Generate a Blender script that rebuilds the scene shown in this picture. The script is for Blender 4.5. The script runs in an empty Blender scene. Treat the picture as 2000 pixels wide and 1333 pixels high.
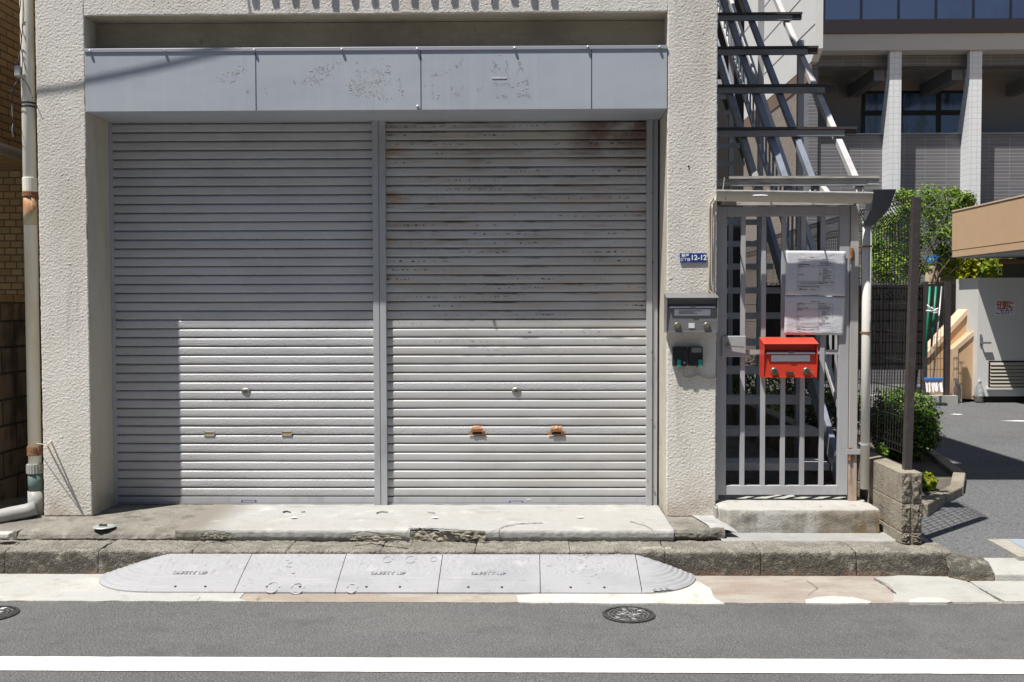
import bpy, bmesh, math, random
from mathutils import Vector, Matrix, noise
random.seed(7)
S = bpy.context.scene
COL = S.collection
# ---------------------------------------------------------------- camera
F = 1944.0                                   # 35 mm lens, in photo pixels
CAM = Vector((0.0, -6.9, 1.70))
yaw, pitch, roll = math.radians(0.9), math.radians(1.96), math.radians(0.13)
fwd = Vector((-math.sin(yaw)*math.cos(pitch), math.cos(yaw)*math.cos(pitch), -math.sin(pitch)))
r0 = Vector((math.cos(yaw), math.sin(yaw), 0)); u0 = r0.cross(fwd)
right = r0*math.cos(roll) - u0*math.sin(roll); up = u0*math.cos(roll) + r0*math.sin(roll)
cd = bpy.data.cameras.new('camera'); cam = bpy.data.objects.new('camera', cd); COL.objects.link(cam)
cd.lens = 35; cd.sensor_width = 36; cd.clip_start = 0.05; cd.clip_end = 1000
m = Matrix((right, up, -fwd)).transposed().to_4x4(); m.translation = CAM
cam.matrix_world = m
S.camera = cam
def ray(px, py): return fwd*F + right*(px-1000) + up*(666.5-py)
def P(px, py, Y):                            # point of the world plane y = Y
    d = ray(px, py); return CAM + d*((Y-CAM.y)/d.y)
def G(px, py, z):                            # point of the level z
    d = ray(px, py); return CAM + d*((z-CAM.z)/d.z)
# ---------------------------------------------------------------- light
w = bpy.data.worlds.new("World"); S.world = w; w.use_nodes = True
nt = w.node_tree; bg = nt.nodes['Background']; sky = nt.nodes.new('ShaderNodeTexSky')
sky.sky_type = 'NISHITA'; sky.sun_disc = False
SD = Vector((0.50, 0.42, -1.469)).normalized()           # the way sunlight travels
sky.sun_elevation = math.asin(-SD.z); sky.sun_rotation = math.atan2(-SD.x, -SD.y)
nt.links.new(sky.outputs[0], bg.inputs[0]); bg.inputs[1].default_value = 0.06
sl = bpy.data.lights.new('sun', 'SUN'); sun = bpy.data.objects.new('sun', sl); COL.objects.link(sun)
sl.energy = 5.0; sl.angle = math.radians(0.5); sl.color = (1.0, 0.955, 0.89)
sun.rotation_euler = SD.to_track_quat('-Z', 'Y').to_euler(); sun.location = (-5, -8, 15)
S.view_settings.view_transform = 'Standard'; S.view_settings.look = 'None'
S.view_settings.exposure = 0.47; S.view_settings.gamma = 1
S.cycles.max_bounces = 8
# ---------------------------------------------------------------- materials
def srgb(r, g, b):
    f = lambda c: (c/255/12.92) if c/255 <= .04045 else ((c/255+.055)/1.055)**2.4
    return (f(r), f(g), f(b))
def mat(name, col, rough=.7, metal=0, layers=(), bumps=(), brick=None, spec=.4, trans=0, alpha=None, coat=0):
    """layers: (colour, scale, lo, hi, amount[, z range, x range, detail]); bumps: (scale, distance[, kind])"""
    M = bpy.data.materials.new(name); M.use_nodes = True
    n = M.node_tree.nodes; L = M.node_tree.links; b = n['Principled BSDF']
    b.inputs['Roughness'].default_value = rough; b.inputs['Metallic'].default_value = metal
    b.inputs['Specular IOR Level'].default_value = spec
    b.inputs['Coat Weight'].default_value = coat
    if trans: b.inputs['Transmission Weight'].default_value = trans
    geo = n.new('ShaderNodeNewGeometry'); pos = geo.outputs['Position']
    sep = n.new('ShaderNodeSeparateXYZ'); L.new(pos, sep.inputs[0])
    def scaled(sc, off=0):
        mp = n.new('ShaderNodeMapping'); L.new(pos, mp.inputs['Vector'])
        sc = sc if isinstance(sc, (tuple, list)) else (sc, sc, sc)
        mp.inputs['Scale'].default_value = sc; mp.inputs['Location'].default_value = (off, off*1.7, off*.6)
        return mp.outputs[0]
    def smooth(sock, a, c):
        mr = n.new('ShaderNodeMapRange'); mr.interpolation_type = 'SMOOTHSTEP'; L.new(sock, mr.inputs[0])
        mr.inputs[1].default_value = a; mr.inputs[2].default_value = c
        return mr.outputs[0]
    def mul(a, c):
        mm = n.new('ShaderNodeMath'); mm.operation = 'MULTIPLY'
        for i, q in enumerate((a, c)):
            if isinstance(q, (int, float)): mm.inputs[i].default_value = q
            else: L.new(q, mm.inputs[i])
        return mm.outputs[0]
    rgb = n.new('ShaderNodeRGB'); rgb.outputs[0].default_value = (*col, 1); cur = rgb.outputs[0]
    nrm = None
    if brick:
        plane, bw, bh, ms, c1, c2, mc = brick[:7]
        cmb = n.new('ShaderNodeCombineXYZ'); L.new(sep.outputs[0 if plane == 'xz' else 1], cmb.inputs[0]); L.new(sep.outputs[2], cmb.inputs[1])
        bt = n.new('ShaderNodeTexBrick'); L.new(cmb.outputs[0], bt.inputs['Vector'])
        bt.inputs['Scale'].default_value = 1; bt.inputs['Brick Width'].default_value = bw; bt.inputs['Row Height'].default_value = bh
        bt.inputs['Mortar Size'].default_value = ms; bt.inputs['Color1'].default_value = (*c1, 1); bt.inputs['Color2'].default_value = (*c2, 1)
        bt.inputs['Mortar'].default_value = (*mc, 1); bt.inputs['Mortar Smooth'].default_value = .15
        bt.offset = brick[7] if len(brick) > 7 else .5
        cur = bt.outputs['Color']
        bp = n.new('ShaderNodeBump'); bp.invert = True; bp.inputs['Distance'].default_value = .004; L.new(bt.outputs['Fac'], bp.inputs['Height']); nrm = bp.outputs[0]
    for k, ly in enumerate(layers):
        c, sc, lo, hi, am = ly[:5]; zr = ly[5] if len(ly) > 5 else None; xr = ly[6] if len(ly) > 6 else None; det = ly[7] if len(ly) > 7 and ly[7] else 4; row = ly[8] if len(ly) > 8 else None; mod = ly[9] if len(ly) > 9 else None
        nz = n.new('ShaderNodeTexNoise'); nz.inputs['Scale'].default_value = 1; nz.inputs['Detail'].default_value = det; nz.inputs['Roughness'].default_value = .62
        L.new(scaled(sc, 3.1*k+1), nz.inputs['Vector'])
        f = mul(smooth(nz.outputs[0], lo, hi), am)
        if mod:
            n2 = n.new('ShaderNodeTexNoise'); n2.inputs['Scale'].default_value = 1; n2.inputs['Detail'].default_value = 1; L.new(scaled(mod[0], 5.3*k+2), n2.inputs['Vector']); f = mul(f, smooth(n2.outputs[0], mod[1], mod[2]))
        if row:
            a1 = n.new('ShaderNodeMath'); a1.operation = 'SUBTRACT'; L.new(sep.outputs[2], a1.inputs[0]); a1.inputs[1].default_value = .30
            a2 = n.new('ShaderNodeMath'); a2.operation = 'DIVIDE'; L.new(a1.outputs[0], a2.inputs[0]); a2.inputs[1].default_value = .0655
            a3 = n.new('ShaderNodeMath'); a3.operation = 'FRACT'; L.new(a2.outputs[0], a3.inputs[0])
            f = mul(f, mul(smooth(a3.outputs[0], row[0]-.05, row[0]+.05), smooth(a3.outputs[0], row[1]+.05, row[1]-.05)))
        if zr: f = mul(f, smooth(sep.outputs[2], *zr))
        if xr: f = mul(f, smooth(sep.outputs[0], *xr))
        mx = n.new('ShaderNodeMix'); mx.data_type = 'RGBA'; L.new(f, mx.inputs[0]); L.new(cur, mx.inputs[6]); mx.inputs[7].default_value = (*c, 1)
        cur = mx.outputs[2]
    L.new(cur, b.inputs['Base Color'])
    for k, bb in enumerate(bumps):
        sc, dist = bb[:2]; kind = bb[2] if len(bb) > 2 else 'noise'
        if kind == 'voronoi':
            t = n.new('ShaderNodeTexVoronoi'); t.feature = 'SMOOTH_F1'; t.inputs['Scale'].default_value = 1; o = t.outputs['Distance']
        else:
            t = n.new('ShaderNodeTexNoise'); t.inputs['Scale'].default_value = 1; t.inputs['Detail'].default_value = 3; o = t.outputs[0]
        L.new(scaled(sc, 1.3*k), t.inputs['Vector'])
        bp = n.new('ShaderNodeBump'); bp.inputs['Distance'].default_value = dist; L.new(o, bp.inputs['Height'])
        if nrm: L.new(nrm, bp.inputs['Normal'])
        nrm = bp.outputs[0]
    if nrm: L.new(nrm, b.inputs['Normal'])
    if alpha is not None: b.inputs['Alpha'].default_value = alpha
    return M
m_stucco = mat('stucco', (.69, .665, .615), .92, layers=[((.47, .43, .37), (2.2, 2.2, .9), .42, .75, .55), ((.34, .31, .27), (9, 9, .7), .58, .78, .5), ((.24, .21, .18), (60, 60, 60), .68, .74, .7), ((.74, .70, .62), 9, .5, .75, .35), ((.33, .28, .22), (14, 14, 3), .66, .8, .3), ((.36,.29,.22), (7,7,5), .35, .7, .6, (.60,.22)), ((.44,.41,.36), (16,16,.5), .55, .72, .45, (2.6,3.6))],
               bumps=[(150, .004)])
m_reveal = mat('reveal_plaster', (.53, .49, .41), .9, layers=[((.32, .28, .22), (3, 3, 1.2), .42, .75, .6), ((.20,.18,.14), (5,5,9), .3, .7, .6, (.5,.2))], bumps=[(120, .0025), (14, .004)])
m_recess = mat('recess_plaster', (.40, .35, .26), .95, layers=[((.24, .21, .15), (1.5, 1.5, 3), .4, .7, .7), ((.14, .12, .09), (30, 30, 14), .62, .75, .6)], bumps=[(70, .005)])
m_fascia = mat('fascia_metal', (.41, .445, .49), .42, layers=[((.34, .37, .43), (1.2, 1, 2.5), .4, .7, .6), ((.46, .49, .53), (18, 2, .6), .45, .8, .4), ((.36, .38, .41), (30, 2, 1.2), .58, .75, .5)], bumps=[((1.5, 1, 2), .004)], spec=.5)
m_trim = mat('fascia_trim', (.42, .43, .48), .4, metal=.3)
m_resid = mat('adhesive_residue', (.33, .33, .34), .8, layers=[((.50, .46, .36), 40, .45, .6, .8), ((.07, .065, .06), 70, .6, .7, .7)])
m_resid2 = mat('pale_residue', (.44, .46, .49), .8, layers=[((.24,.23,.21), 60, .5, .7, .8)])
m_slat_l = mat('shutter_grey_embossed', (.50, .505, .515), .45, layers=[((.38, .38, .385), (1.5, 1, 5), .4, .7, .5), ((.30,.29,.27), (4, 1, 15.3), .55, .75, .5, None, None, None, (.75, 1.1)), ((.36,.34,.30), (.8, 1, .8), .45, .7, .5, (2.2, 2.8)), ((.10, .09, .08), (60, 1, 40), .70, .8, .35)], bumps=[((90, 60, 110), .0035)], spec=.5)
RUST = (.20, .085, .03)
m_slat_r = mat('shutter_grey_smooth', (.49, .49, .49), .42, layers=[((.38, .37, .35), (1.5, 1, 5), .4, .7, .6), ((.44,.38,.30), (2, 1, 15.3), .46, .70, .6, (1.0, 1.9)),
        ((.17, .12, .085), (2.2, 1, 14), .52, .70, .5, (1.5, 2.7), None, None, (.3, .95)), ((.12, .055, .035), (2.4, 1, 3), .36, .58, .85, (2.70, 2.95), (.20, .5)), ((.30,.15,.07), (2.5, 1, 12), .50, .64, .6, (1.5, 2.7), (.70, .93)), ((.33,.16,.06), (3, 1, 12), .48, .62, .6, (1.7, 2.7), (-.80, -1.02)),
        ((.02, .016, .015), (45, 1, 50), .55, .62, .95, (1.15, 1.7), None, 2, (.42, .62), ((1.6, 1, 15.3), .50, .62)), ((.02, .016, .015), (26, 1, 7.6), .56, .64, .9, (1.2, 2.0), (.2, .9), 2, (.45, .65), ((.8, 1, 15.3), .46, .60)), ((.02, .016, .015), (26, 1, 7.6), .56, .64, .9, (1.2, 2.0), (-.3, -1.0), 2, (.45, .65), ((.8, 1, 15.3), .46, .60)), ((.05,.045,.04), (3, 1, 7.6), .52, .66, .8, (1.1, 1.6), None, None, (.78, .95))], bumps=[((3, 1, 6), .002)], spec=.5)
m_slat_e = mat('shutter_embossed_slat', (.50, .505, .515), .45, bumps=[((90, 60, 110), .0035)])
m_guide = mat('guide_rail_aluminium', (.43, .44, .46), .45, metal=.15, layers=[((.27, .27, .28), (8, 8, 2), .5, .7, .5), (RUST, (30, 30, 12), .60, .68, .8, (.55, .3), (.8,.9))])
m_brass = mat('lock_metal', (.30, .28, .24), .4, metal=.7)
m_slotb = mat('slot_brass', (.42, .33, .16), .5, metal=.2)
m_tape = mat('packing_tape', (.42, .20, .09), .38, layers=[((.30, .13, .06), 40, .45, .7, .7), ((.52, .33, .18), 90, .6, .7, .5)], bumps=[(60, .004)])
m_black = mat('black_opening', (.012, .012, .012), .8)
m_blackp = mat('black_plastic', (.02, .023, .025), .4, layers=[((.05, .05, .05), 30, .5, .7, .5)])
m_teal = mat('teal_tab', (.02, .30, .27), .45)
m_asph = mat('road_asphalt', (.160, .160, .161), .93, layers=[((.20, .198, .192), (.35, 1.6, 1), .48, .70, .55), ((.07, .07, .07), (2.5, 3.5, 1), .66, .74, .45), ((.118, .118, .12), (.8, .8, .8), .35, .7, .7), ((.27, .265, .255), 95, .52, .66, .75), ((.055, .055, .058), 120, .50, .64, .8), ((.09, .088, .085), (.5, 2.5, 1), .55, .75, .35), ((.35,.34,.32), 16, .765, .79, .7), ((.095,.095,.095), 5, .5, .75, .5)],
             bumps=[(80, .016), (200, .006)])
m_lot = mat('lot_asphalt', (.135, .14, .145), .93, layers=[((.10, .10, .105), 1.1, .4, .7, .6), ((.24, .24, .24), 60, .52, .66, .7), ((.05, .05, .055), 75, .50, .64, .8)], bumps=[(60, .016)])
m_white = mat('road_paint_white', (.76, .76, .75), .7, layers=[((.60, .60, .59), (3, 14, 3), .45, .7, .6), ((.5, .5, .5), 40, .56, .7, .5), ((.4,.4,.4), 210, .68, .74, .5)], bumps=[(160, .003)])
m_ground = mat('ground_soil', (.10, .085, .07), .95, layers=[((.17, .15, .12), 14, .45, .7, .6)], bumps=[(30, .01)])
CD = [((.25, .235, .21), (1.5, 1.5, 6), .40, .68, .7), ((.12, .11, .095), (9, 9, 18), .50, .72, .6), ((.07, .065, .06), 150, .56, .66, .45)]
m_slab = mat('slab_concrete', (.365, .367, .36), .85, layers=[((.27, .265, .25), (3.5, 5, 4), .50, .66, .7), ((.22, .21, .19), (25, 25, 25), .62, .70, .6), ((.37, .36, .335), (1.2, 2.4, 4), .42, .65, .75), ((.56, .55, .52), 5, .52, .75, .5), ((.26, .25, .23), (16, 16, 26), .58, .72, .5), ((.24,.24,.235), (5,5,5), .2, .5, .55, (.226,.18)), ((.21, .195, .165), (5, 5, 9), .30, .46, 1, None, (-1.95, -2.25))], bumps=[(100, .0025), (9, .006)])
m_slabd = mat('apron_dark_concrete', (.24, .225, .195), .92, layers=[((.155, .145, .125), (3, 3, 6), .42, .65, .8), ((.34, .325, .29), 11, .55, .75, .6), ((.09, .085, .07), 60, .56, .68, .6), ((.12,.11,.095), (7,9,7), .52,.64,.7), ((.42,.40,.36), 150, .6, .7, .5)], bumps=[(110, .006), (20, .012)])
m_rough = mat('crumbling_concrete', (.36, .335, .27), .95, layers=[((.20, .185, .15), 22, .42, .62, .8), ((.5, .48, .40), 45, .56, .7, .6)], bumps=[(60, .012)])
m_kerb = mat('kerb_concrete', (.275, .26, .225), .95, layers=[((.17, .16, .135), (6, 9, 6), .42, .62, .8), ((.075, .068, .055), (5, 5, 9), .24, .48, .95, (.157, .130)), ((.40, .37, .31), (12, 12, 12), .5, .7, .6), ((.06, .055, .045), 120, .50, .60, .75), ((.50, .47, .40), 170, .59, .68, .75), ((.22,.13,.08), (4,4,8), .4, .65, .6, (.07,.0))], bumps=[(110, .011), (35, .011)])
m_crack = mat('crack_dark', (.03, .027, .024), 1)
m_gut = mat('gutter_concrete', (.40, .40, .385), .9, layers=[((.30, .285, .25), (10, 16, 6), .55, .70, .7), ((.53, .52, .48), (1.5, 3, 1), .45, .7, .7), ((.34, .31, .26), (6, 9, 6), .52, .72, .6), ((.2, .19, .17), 150, .6, .7, .4)], bumps=[(90, .004)])
m_gutr = mat('gutter_reddish', (.30, .26, .225), .9, layers=[((.38, .355, .31), (2, 4, 1), .42, .62, .8), ((.30, .215, .165), (2, 6, 1), .5, .7, .7), ((.22, .2, .175), (6, 9, 1), .55, .72, .6), ((.2, .17, .14), 120, .58, .7, .4)], bumps=[(90, .005)])
m_gutw = mat('gutter_pale_mortar', (.52, .51, .475), .85, layers=[((.40, .385, .35), 9, .48, .66, .8), ((.42, .40, .36), 60, .62, .7, .4)], bumps=[(70, .004)])
m_newkerb = mat('new_kerb', (.40, .40, .375), .85, layers=[((.30, .30, .28), 6, .45, .7, .6), ((.22,.22,.2), 140, .58, .7, .5)], bumps=[(100, .004)])
m_step = mat('step_concrete', (.41, .405, .38), .88, layers=[((.31, .29, .25), (3, 3, 2.2), .38, .62, .9, (.345, .30)), ((.55, .54, .50), (5, 5, 3), .55, .68, .7, (.35, .31)), ((.17, .13, .075), (7, 7, 2), .34, .56, .95, (.34, .30), (1.8, 2.1)), ((.24, .225, .19), (9, 9, 2.5), .46, .62, .8, (.335, .30)), ((.14, .12, .09), (18, 18, 9), .58, .72, .6)], bumps=[(80, .004), (12, .005)])
m_rubber = mat('ramp_rubber', (.33, .335, .35), .75, layers=[((.26, .265, .285), (3, 5, 3), .42, .7, .6), ((.42, .42, .43), (8, 8, 8), .56, .72, .6), ((.20, .20, .20), (25, 12, 25), .60, .72, .55)], bumps=[(45, .006, 'voronoi')])
m_rubber_r = mat('ramp_ridges_rubber', (.33, .335, .35), .75, layers=[((.26, .265, .285), (3, 5, 3), .42, .7, .6), ((.42, .42, .43), (2, 30, 2), .56, .75, .6), ((.20, .20, .20), (18, 40, 18), .60, .72, .6)], bumps=[(90, .002)])
m_rubtext = mat('ramp_letters', (.285, .29, .31), .8)
m_tyre = mat('ramp_white_scuffs', (.385, .39, .405), .85, layers=[((.31, .315, .34), 38, .42, .56, 1)])
m_iron = mat('cast_iron', (.045, .045, .045), .5, metal=.3, layers=[((.14, .13, .12), 50, .5, .65, .7)], bumps=[(60, .003)])
m_pipe = mat('pipe_cream', (.80, .775, .67), .45, layers=[((.66, .58, .42), (6, 6, 1), .42, .7, .7)], spec=.5)
m_pipeg = mat('pipe_grey', (.37, .37, .35), .5, layers=[((.27, .26, .24), 12, .5, .7, .6)])
m_pipet = mat('pipe_green_tape', (.12, .19, .17), .5, layers=[((.2, .24, .21), (4, 4, 60), .5, .6, .5)])
m_rust = mat('rusty_metal', (.22, .10, .045), .8, layers=[((.36, .19, .09), 50, .45, .6, .8), ((.08, .04, .025), 80, .55, .7, .7)], bumps=[(140, .003)])
m_rod = mat('bracket_paint', (.60, .52, .42), .6, layers=[(RUST, 60, .55, .65, .8)])
m_steel = mat('painted_steel', (.40, .405, .425), .42, layers=[((.32, .32, .33), (6, 6, 2), .45, .7, .6), (RUST, (25, 25, 8), .70, .76, .8)], spec=.5)
m_steelr = mat('painted_steel_rusted', (.42, .40, .38), .5, layers=[((.34, .33, .32), (6, 6, 2), .45, .7, .6), ((.25, .11, .05), (26, 26, 5), .40, .58, .95, (.72, .66)), ((.45, .33, .24), (20, 20, 3), .3, .6, .7, (.66, .5))], spec=.5)
m_steelb = mat('stair_steel_blue_grey', (.24, .27, .33), .42, metal=.25, layers=[((.17, .18, .21), (8, 8, 3), .45, .7, .6), (RUST, (20, 20, 9), .68, .74, .8)])
m_stairw = mat('stair_steel_white', (.50, .50, .51), .5, layers=[((.38, .37, .36), (7, 7, 3), .5, .7, .6)])
m_tread = mat('stair_tread', (.48, .49, .51), .5, layers=[((.36, .36, .36), 9, .45, .7, .6)])
m_purl = mat('purlin_grey', (.27, .27, .27), .6, layers=[((.17, .16, .15), (4, 10, 10), .45, .7, .7)])
m_purlt = mat('purlin_top_dark', (.06, .05, .048), .6)
m_weath = mat('weathered_white', (.46, .45, .42), .7, layers=[((.2, .18, .15), (5, 20, 30), .50, .66, .8), ((.30, .29, .27), (3, 3, 12), .4, .7, .6)], bumps=[((10, 60, 60), .003)])
m_gutterw = mat('rain_gutter_pvc', (.50, .47, .40), .5, layers=[((.36, .32, .26), (2, 6, 6), .45, .7, .7), ((.14, .12, .1), (14, 20, 20), .66, .74, .7)])
m_hopper = mat('hopper_dark_grey', (.075, .08, .095), .45)
m_wpipe = mat('pipe_white', (.60, .58, .54), .4, layers=[((.42, .38, .33), (10, 10, 2), .5, .7, .6)], spec=.5)
m_block = mat('concrete_block', (.31, .275, .22), .95, layers=[((.20, .175, .135), (4, 4, 4), .42, .65, .75), ((.42, .385, .32), 60, .58, .7, .6), ((.1, .09, .07), 90, .56, .68, .6)], bumps=[(90, .008), (30, .006)])
m_blocks = mat('split_face_block', (.20, .175, .14), .95, layers=[((.34, .30, .25), 34, .5, .65, .7), ((.05, .045, .04), 40, .52, .66, .8)], bumps=[(32, .035), (90, .015)])
m_mort = mat('mortar', (.30, .24, .19), .95)
m_fence = mat('fence_dark_brown', (.055, .047, .045), .45, layers=[((.09, .08, .075), 20, .5, .7, .5)])
m_wire = mat('fence_wire', (.025, .023, .023), .45)
m_screen = mat('privacy_mesh_black', (.018, .017, .017), .9, layers=[((.04, .036, .034), (4, 4, 30), .5, .7, .6)])
m_red = mat('red_paint', (.62, .048, .022), .42, layers=[((.72, .12, .05), 5, .5, .75, .5), ((.40, .03, .02), 30, .62, .72, .5)], spec=.5, coat=.2)
m_stain = mat('stainless', (.27, .27, .275), .38, metal=.45, layers=[((.21, .21, .215), (3, 3, 40), .45, .7, .6)])
m_stainl = mat('stainless_edge', (.42, .40, .36), .4, metal=.4)
m_flap = mat('flap_steel', (.25, .28, .34), .3, metal=.7)
m_paper = mat('paper', (.66, .67, .70), .6)
m_paperl = mat('laminated_paper', (.60, .61, .65), .3, layers=[((.70, .36, .40), (2, 2, 9), .42, .7, .55, (1.56, 1.50), (2.1, 1.75))], bumps=[((14, 1, 30), .004)], spec=.5)  # pinkish layer towards the lower left of the lower sheet
m_ink = mat('printed_ink', (.10, .10, .115), .7)
m_inkl = mat('printed_rule', (.28, .28, .30), .7)
m_blue = mat('address_blue', (.015, .045, .20), .3)
m_wl = mat('lettering_white', (.85, .85, .85), .5)
m_knob = mat('knob_brass', (.16, .155, .11), .4, metal=.4)
m_dish = mat('galvanised_lid', (.42, .46, .45), .5, metal=.3, layers=[((.26, .28, .27), 18, .5, .7, .6)])
m_brickF = mat('yellow_tile_front', (.3, .2, .1), .6, brick=('xz', .114, .067, .006, (.52, .37, .18), (.40, .27, .13), (.13, .105, .08)), layers=[((.32, .23, .12), 8, .5, .7, .4)])
m_brickS = mat('yellow_tile_side', (.3, .2, .1), .6, brick=('yz', .22, .067, .007, (.54, .36, .18), (.38, .25, .12), (.12, .10, .08)), layers=[((.30, .20, .10), 6, .5, .7, .4)])
m_cblockw = mat('stained_block_wall', (.2, .15, .1), .95, brick=('yz', .40, .20, .010, (.34, .26, .19), (.25, .19, .14), (.08, .065, .05)), layers=[((.05, .04, .03), (5, 5, 2), .42, .66, .85), ((.30, .25, .20), (9, 9, 4), .6, .75, .5)], bumps=[(40, .006)])
m_gtile = mat('grey_tile', (.2, .19, .19), .5, brick=('xz', .40, .065, .007, (.185, .18, .19), (.15, .147, .157), (.27, .27, .28), 0.0))
m_wtile = mat('white_tile', (.5, .5, .5), .35, brick=('xz', .104, .104, .006, (.80, .82, .83), (.77, .79, .80), (.66, .68, .71), 0.0))
m_wtiles = mat('white_tile_side', (.5, .5, .5), .35, brick=('yz', .052, .052, .006, (.66, .66, .65), (.60, .60, .60), (.33, .33, .34), 0.0))
m_btile = mat('beige_tile', (.3, .25, .2), .6, brick=('yz', .10, .07, .006, (.33, .27, .22), (.27, .22, .18), (.2, .17, .15), 0.0))
m_bgwhite = mat('panel_white', (.70, .69, .66), .6, layers=[((.6, .6, .58), 2, .4, .7, .4)])
m_soffit = mat('soffit_white', (.50, .52, .54), .7)
m_bgdark = mat('recess_grey', (.30, .315, .34), .8)
m_brown = mat('brown_band', (.035, .026, .028), .4)
m_wood = mat('brown_soffit_edge', (.20, .12, .08), .6)
m_glassb = mat('blue_glass', (.05, .075, .15), .12, spec=.8, layers=[((.035, .05, .11), .6, .4, .7, .7)])
m_wglass = mat('window_glass', (.10, .20, .44), .08, spec=.8, layers=[((.02, .04, .06), (2.5, 1, .6), .5, .6, .8)])
m_frame = mat('window_frame_dark', (.02, .018, .022), .4)
m_tan = mat('tan_render', (.60, .41, .25), .85, layers=[((.54, .36, .215), 3, .4, .7, .5)], bumps=[(120, .004)])
m_tanl = mat('tan_coping', (.66, .50, .35), .8)
m_wwall = mat('white_door_paint', (.68, .68, .66), .5)
m_louv = mat('louver_beige', (.42, .39, .33), .5)
m_leaf = [mat('leaf_mid', (.09, .18, .025), .5, spec=.3), mat('leaf_bright', (.20, .32, .04), .5, spec=.3), mat('leaf_dark', (.02, .05, .012), .6, spec=.3), mat('leaf_yellow', (.42, .44, .03), .5, spec=.3), mat('leaf_fresh', (.30, .42, .06), .5, spec=.3)]
for q in m_leaf:
    nn = q.node_tree.nodes; bs = nn['Principled BSDF']; tl = nn.new('ShaderNodeBsdfTranslucent'); mx = nn.new('ShaderNodeMixShader'); mx.inputs[0].default_value = .35
    ll = q.node_tree.links; src = bs.inputs['Base Color'].links[0].from_socket; ll.new(src, tl.inputs[0]); ll.new(bs.outputs[0], mx.inputs[1]); ll.new(tl.outputs[0], mx.inputs[2]); ll.new(mx.outputs[0], nn['Material Output'].inputs[0])
m_bark = mat('bark', (.09, .075, .055), .95, bumps=[(40, .01)])
m_green = mat('green_pole_paint', (.01, .22, .13), .4)
m_alu = mat('aluminium_pole', (.35, .35, .35), .4, metal=.5)
m_cloth = mat('white_cloth', (.75, .74, .76), .9)
m_blueaw = mat('blue_awning', (.05, .20, .55), .6)
m_pet = mat('clear_plastic', (.80, .84, .86), .06, trans=.85, spec=.5)
m_cap = mat('cap_white', (.7, .7, .7), .5)
m_hand = mat('dark_bolt', (.05, .05, .05), .5)
m_wirecab = mat('black_cable', (.03, .02, .045), .5)
m_cond = mat('beige_conduit', (.45, .40, .32), .7)
m_drainf = mat('drain_frame', (.36, .34, .30), .9, layers=[((.24, .23, .2), 14, .45, .65, .7)])
m_drainb = mat('drain_cover', (.28, .33, .38), .7)
m_redl = mat('red_lettering', (.55, .02, .03), .6)
m_bluel = mat('blue_lettering', (.03, .07, .28), .6)
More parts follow.
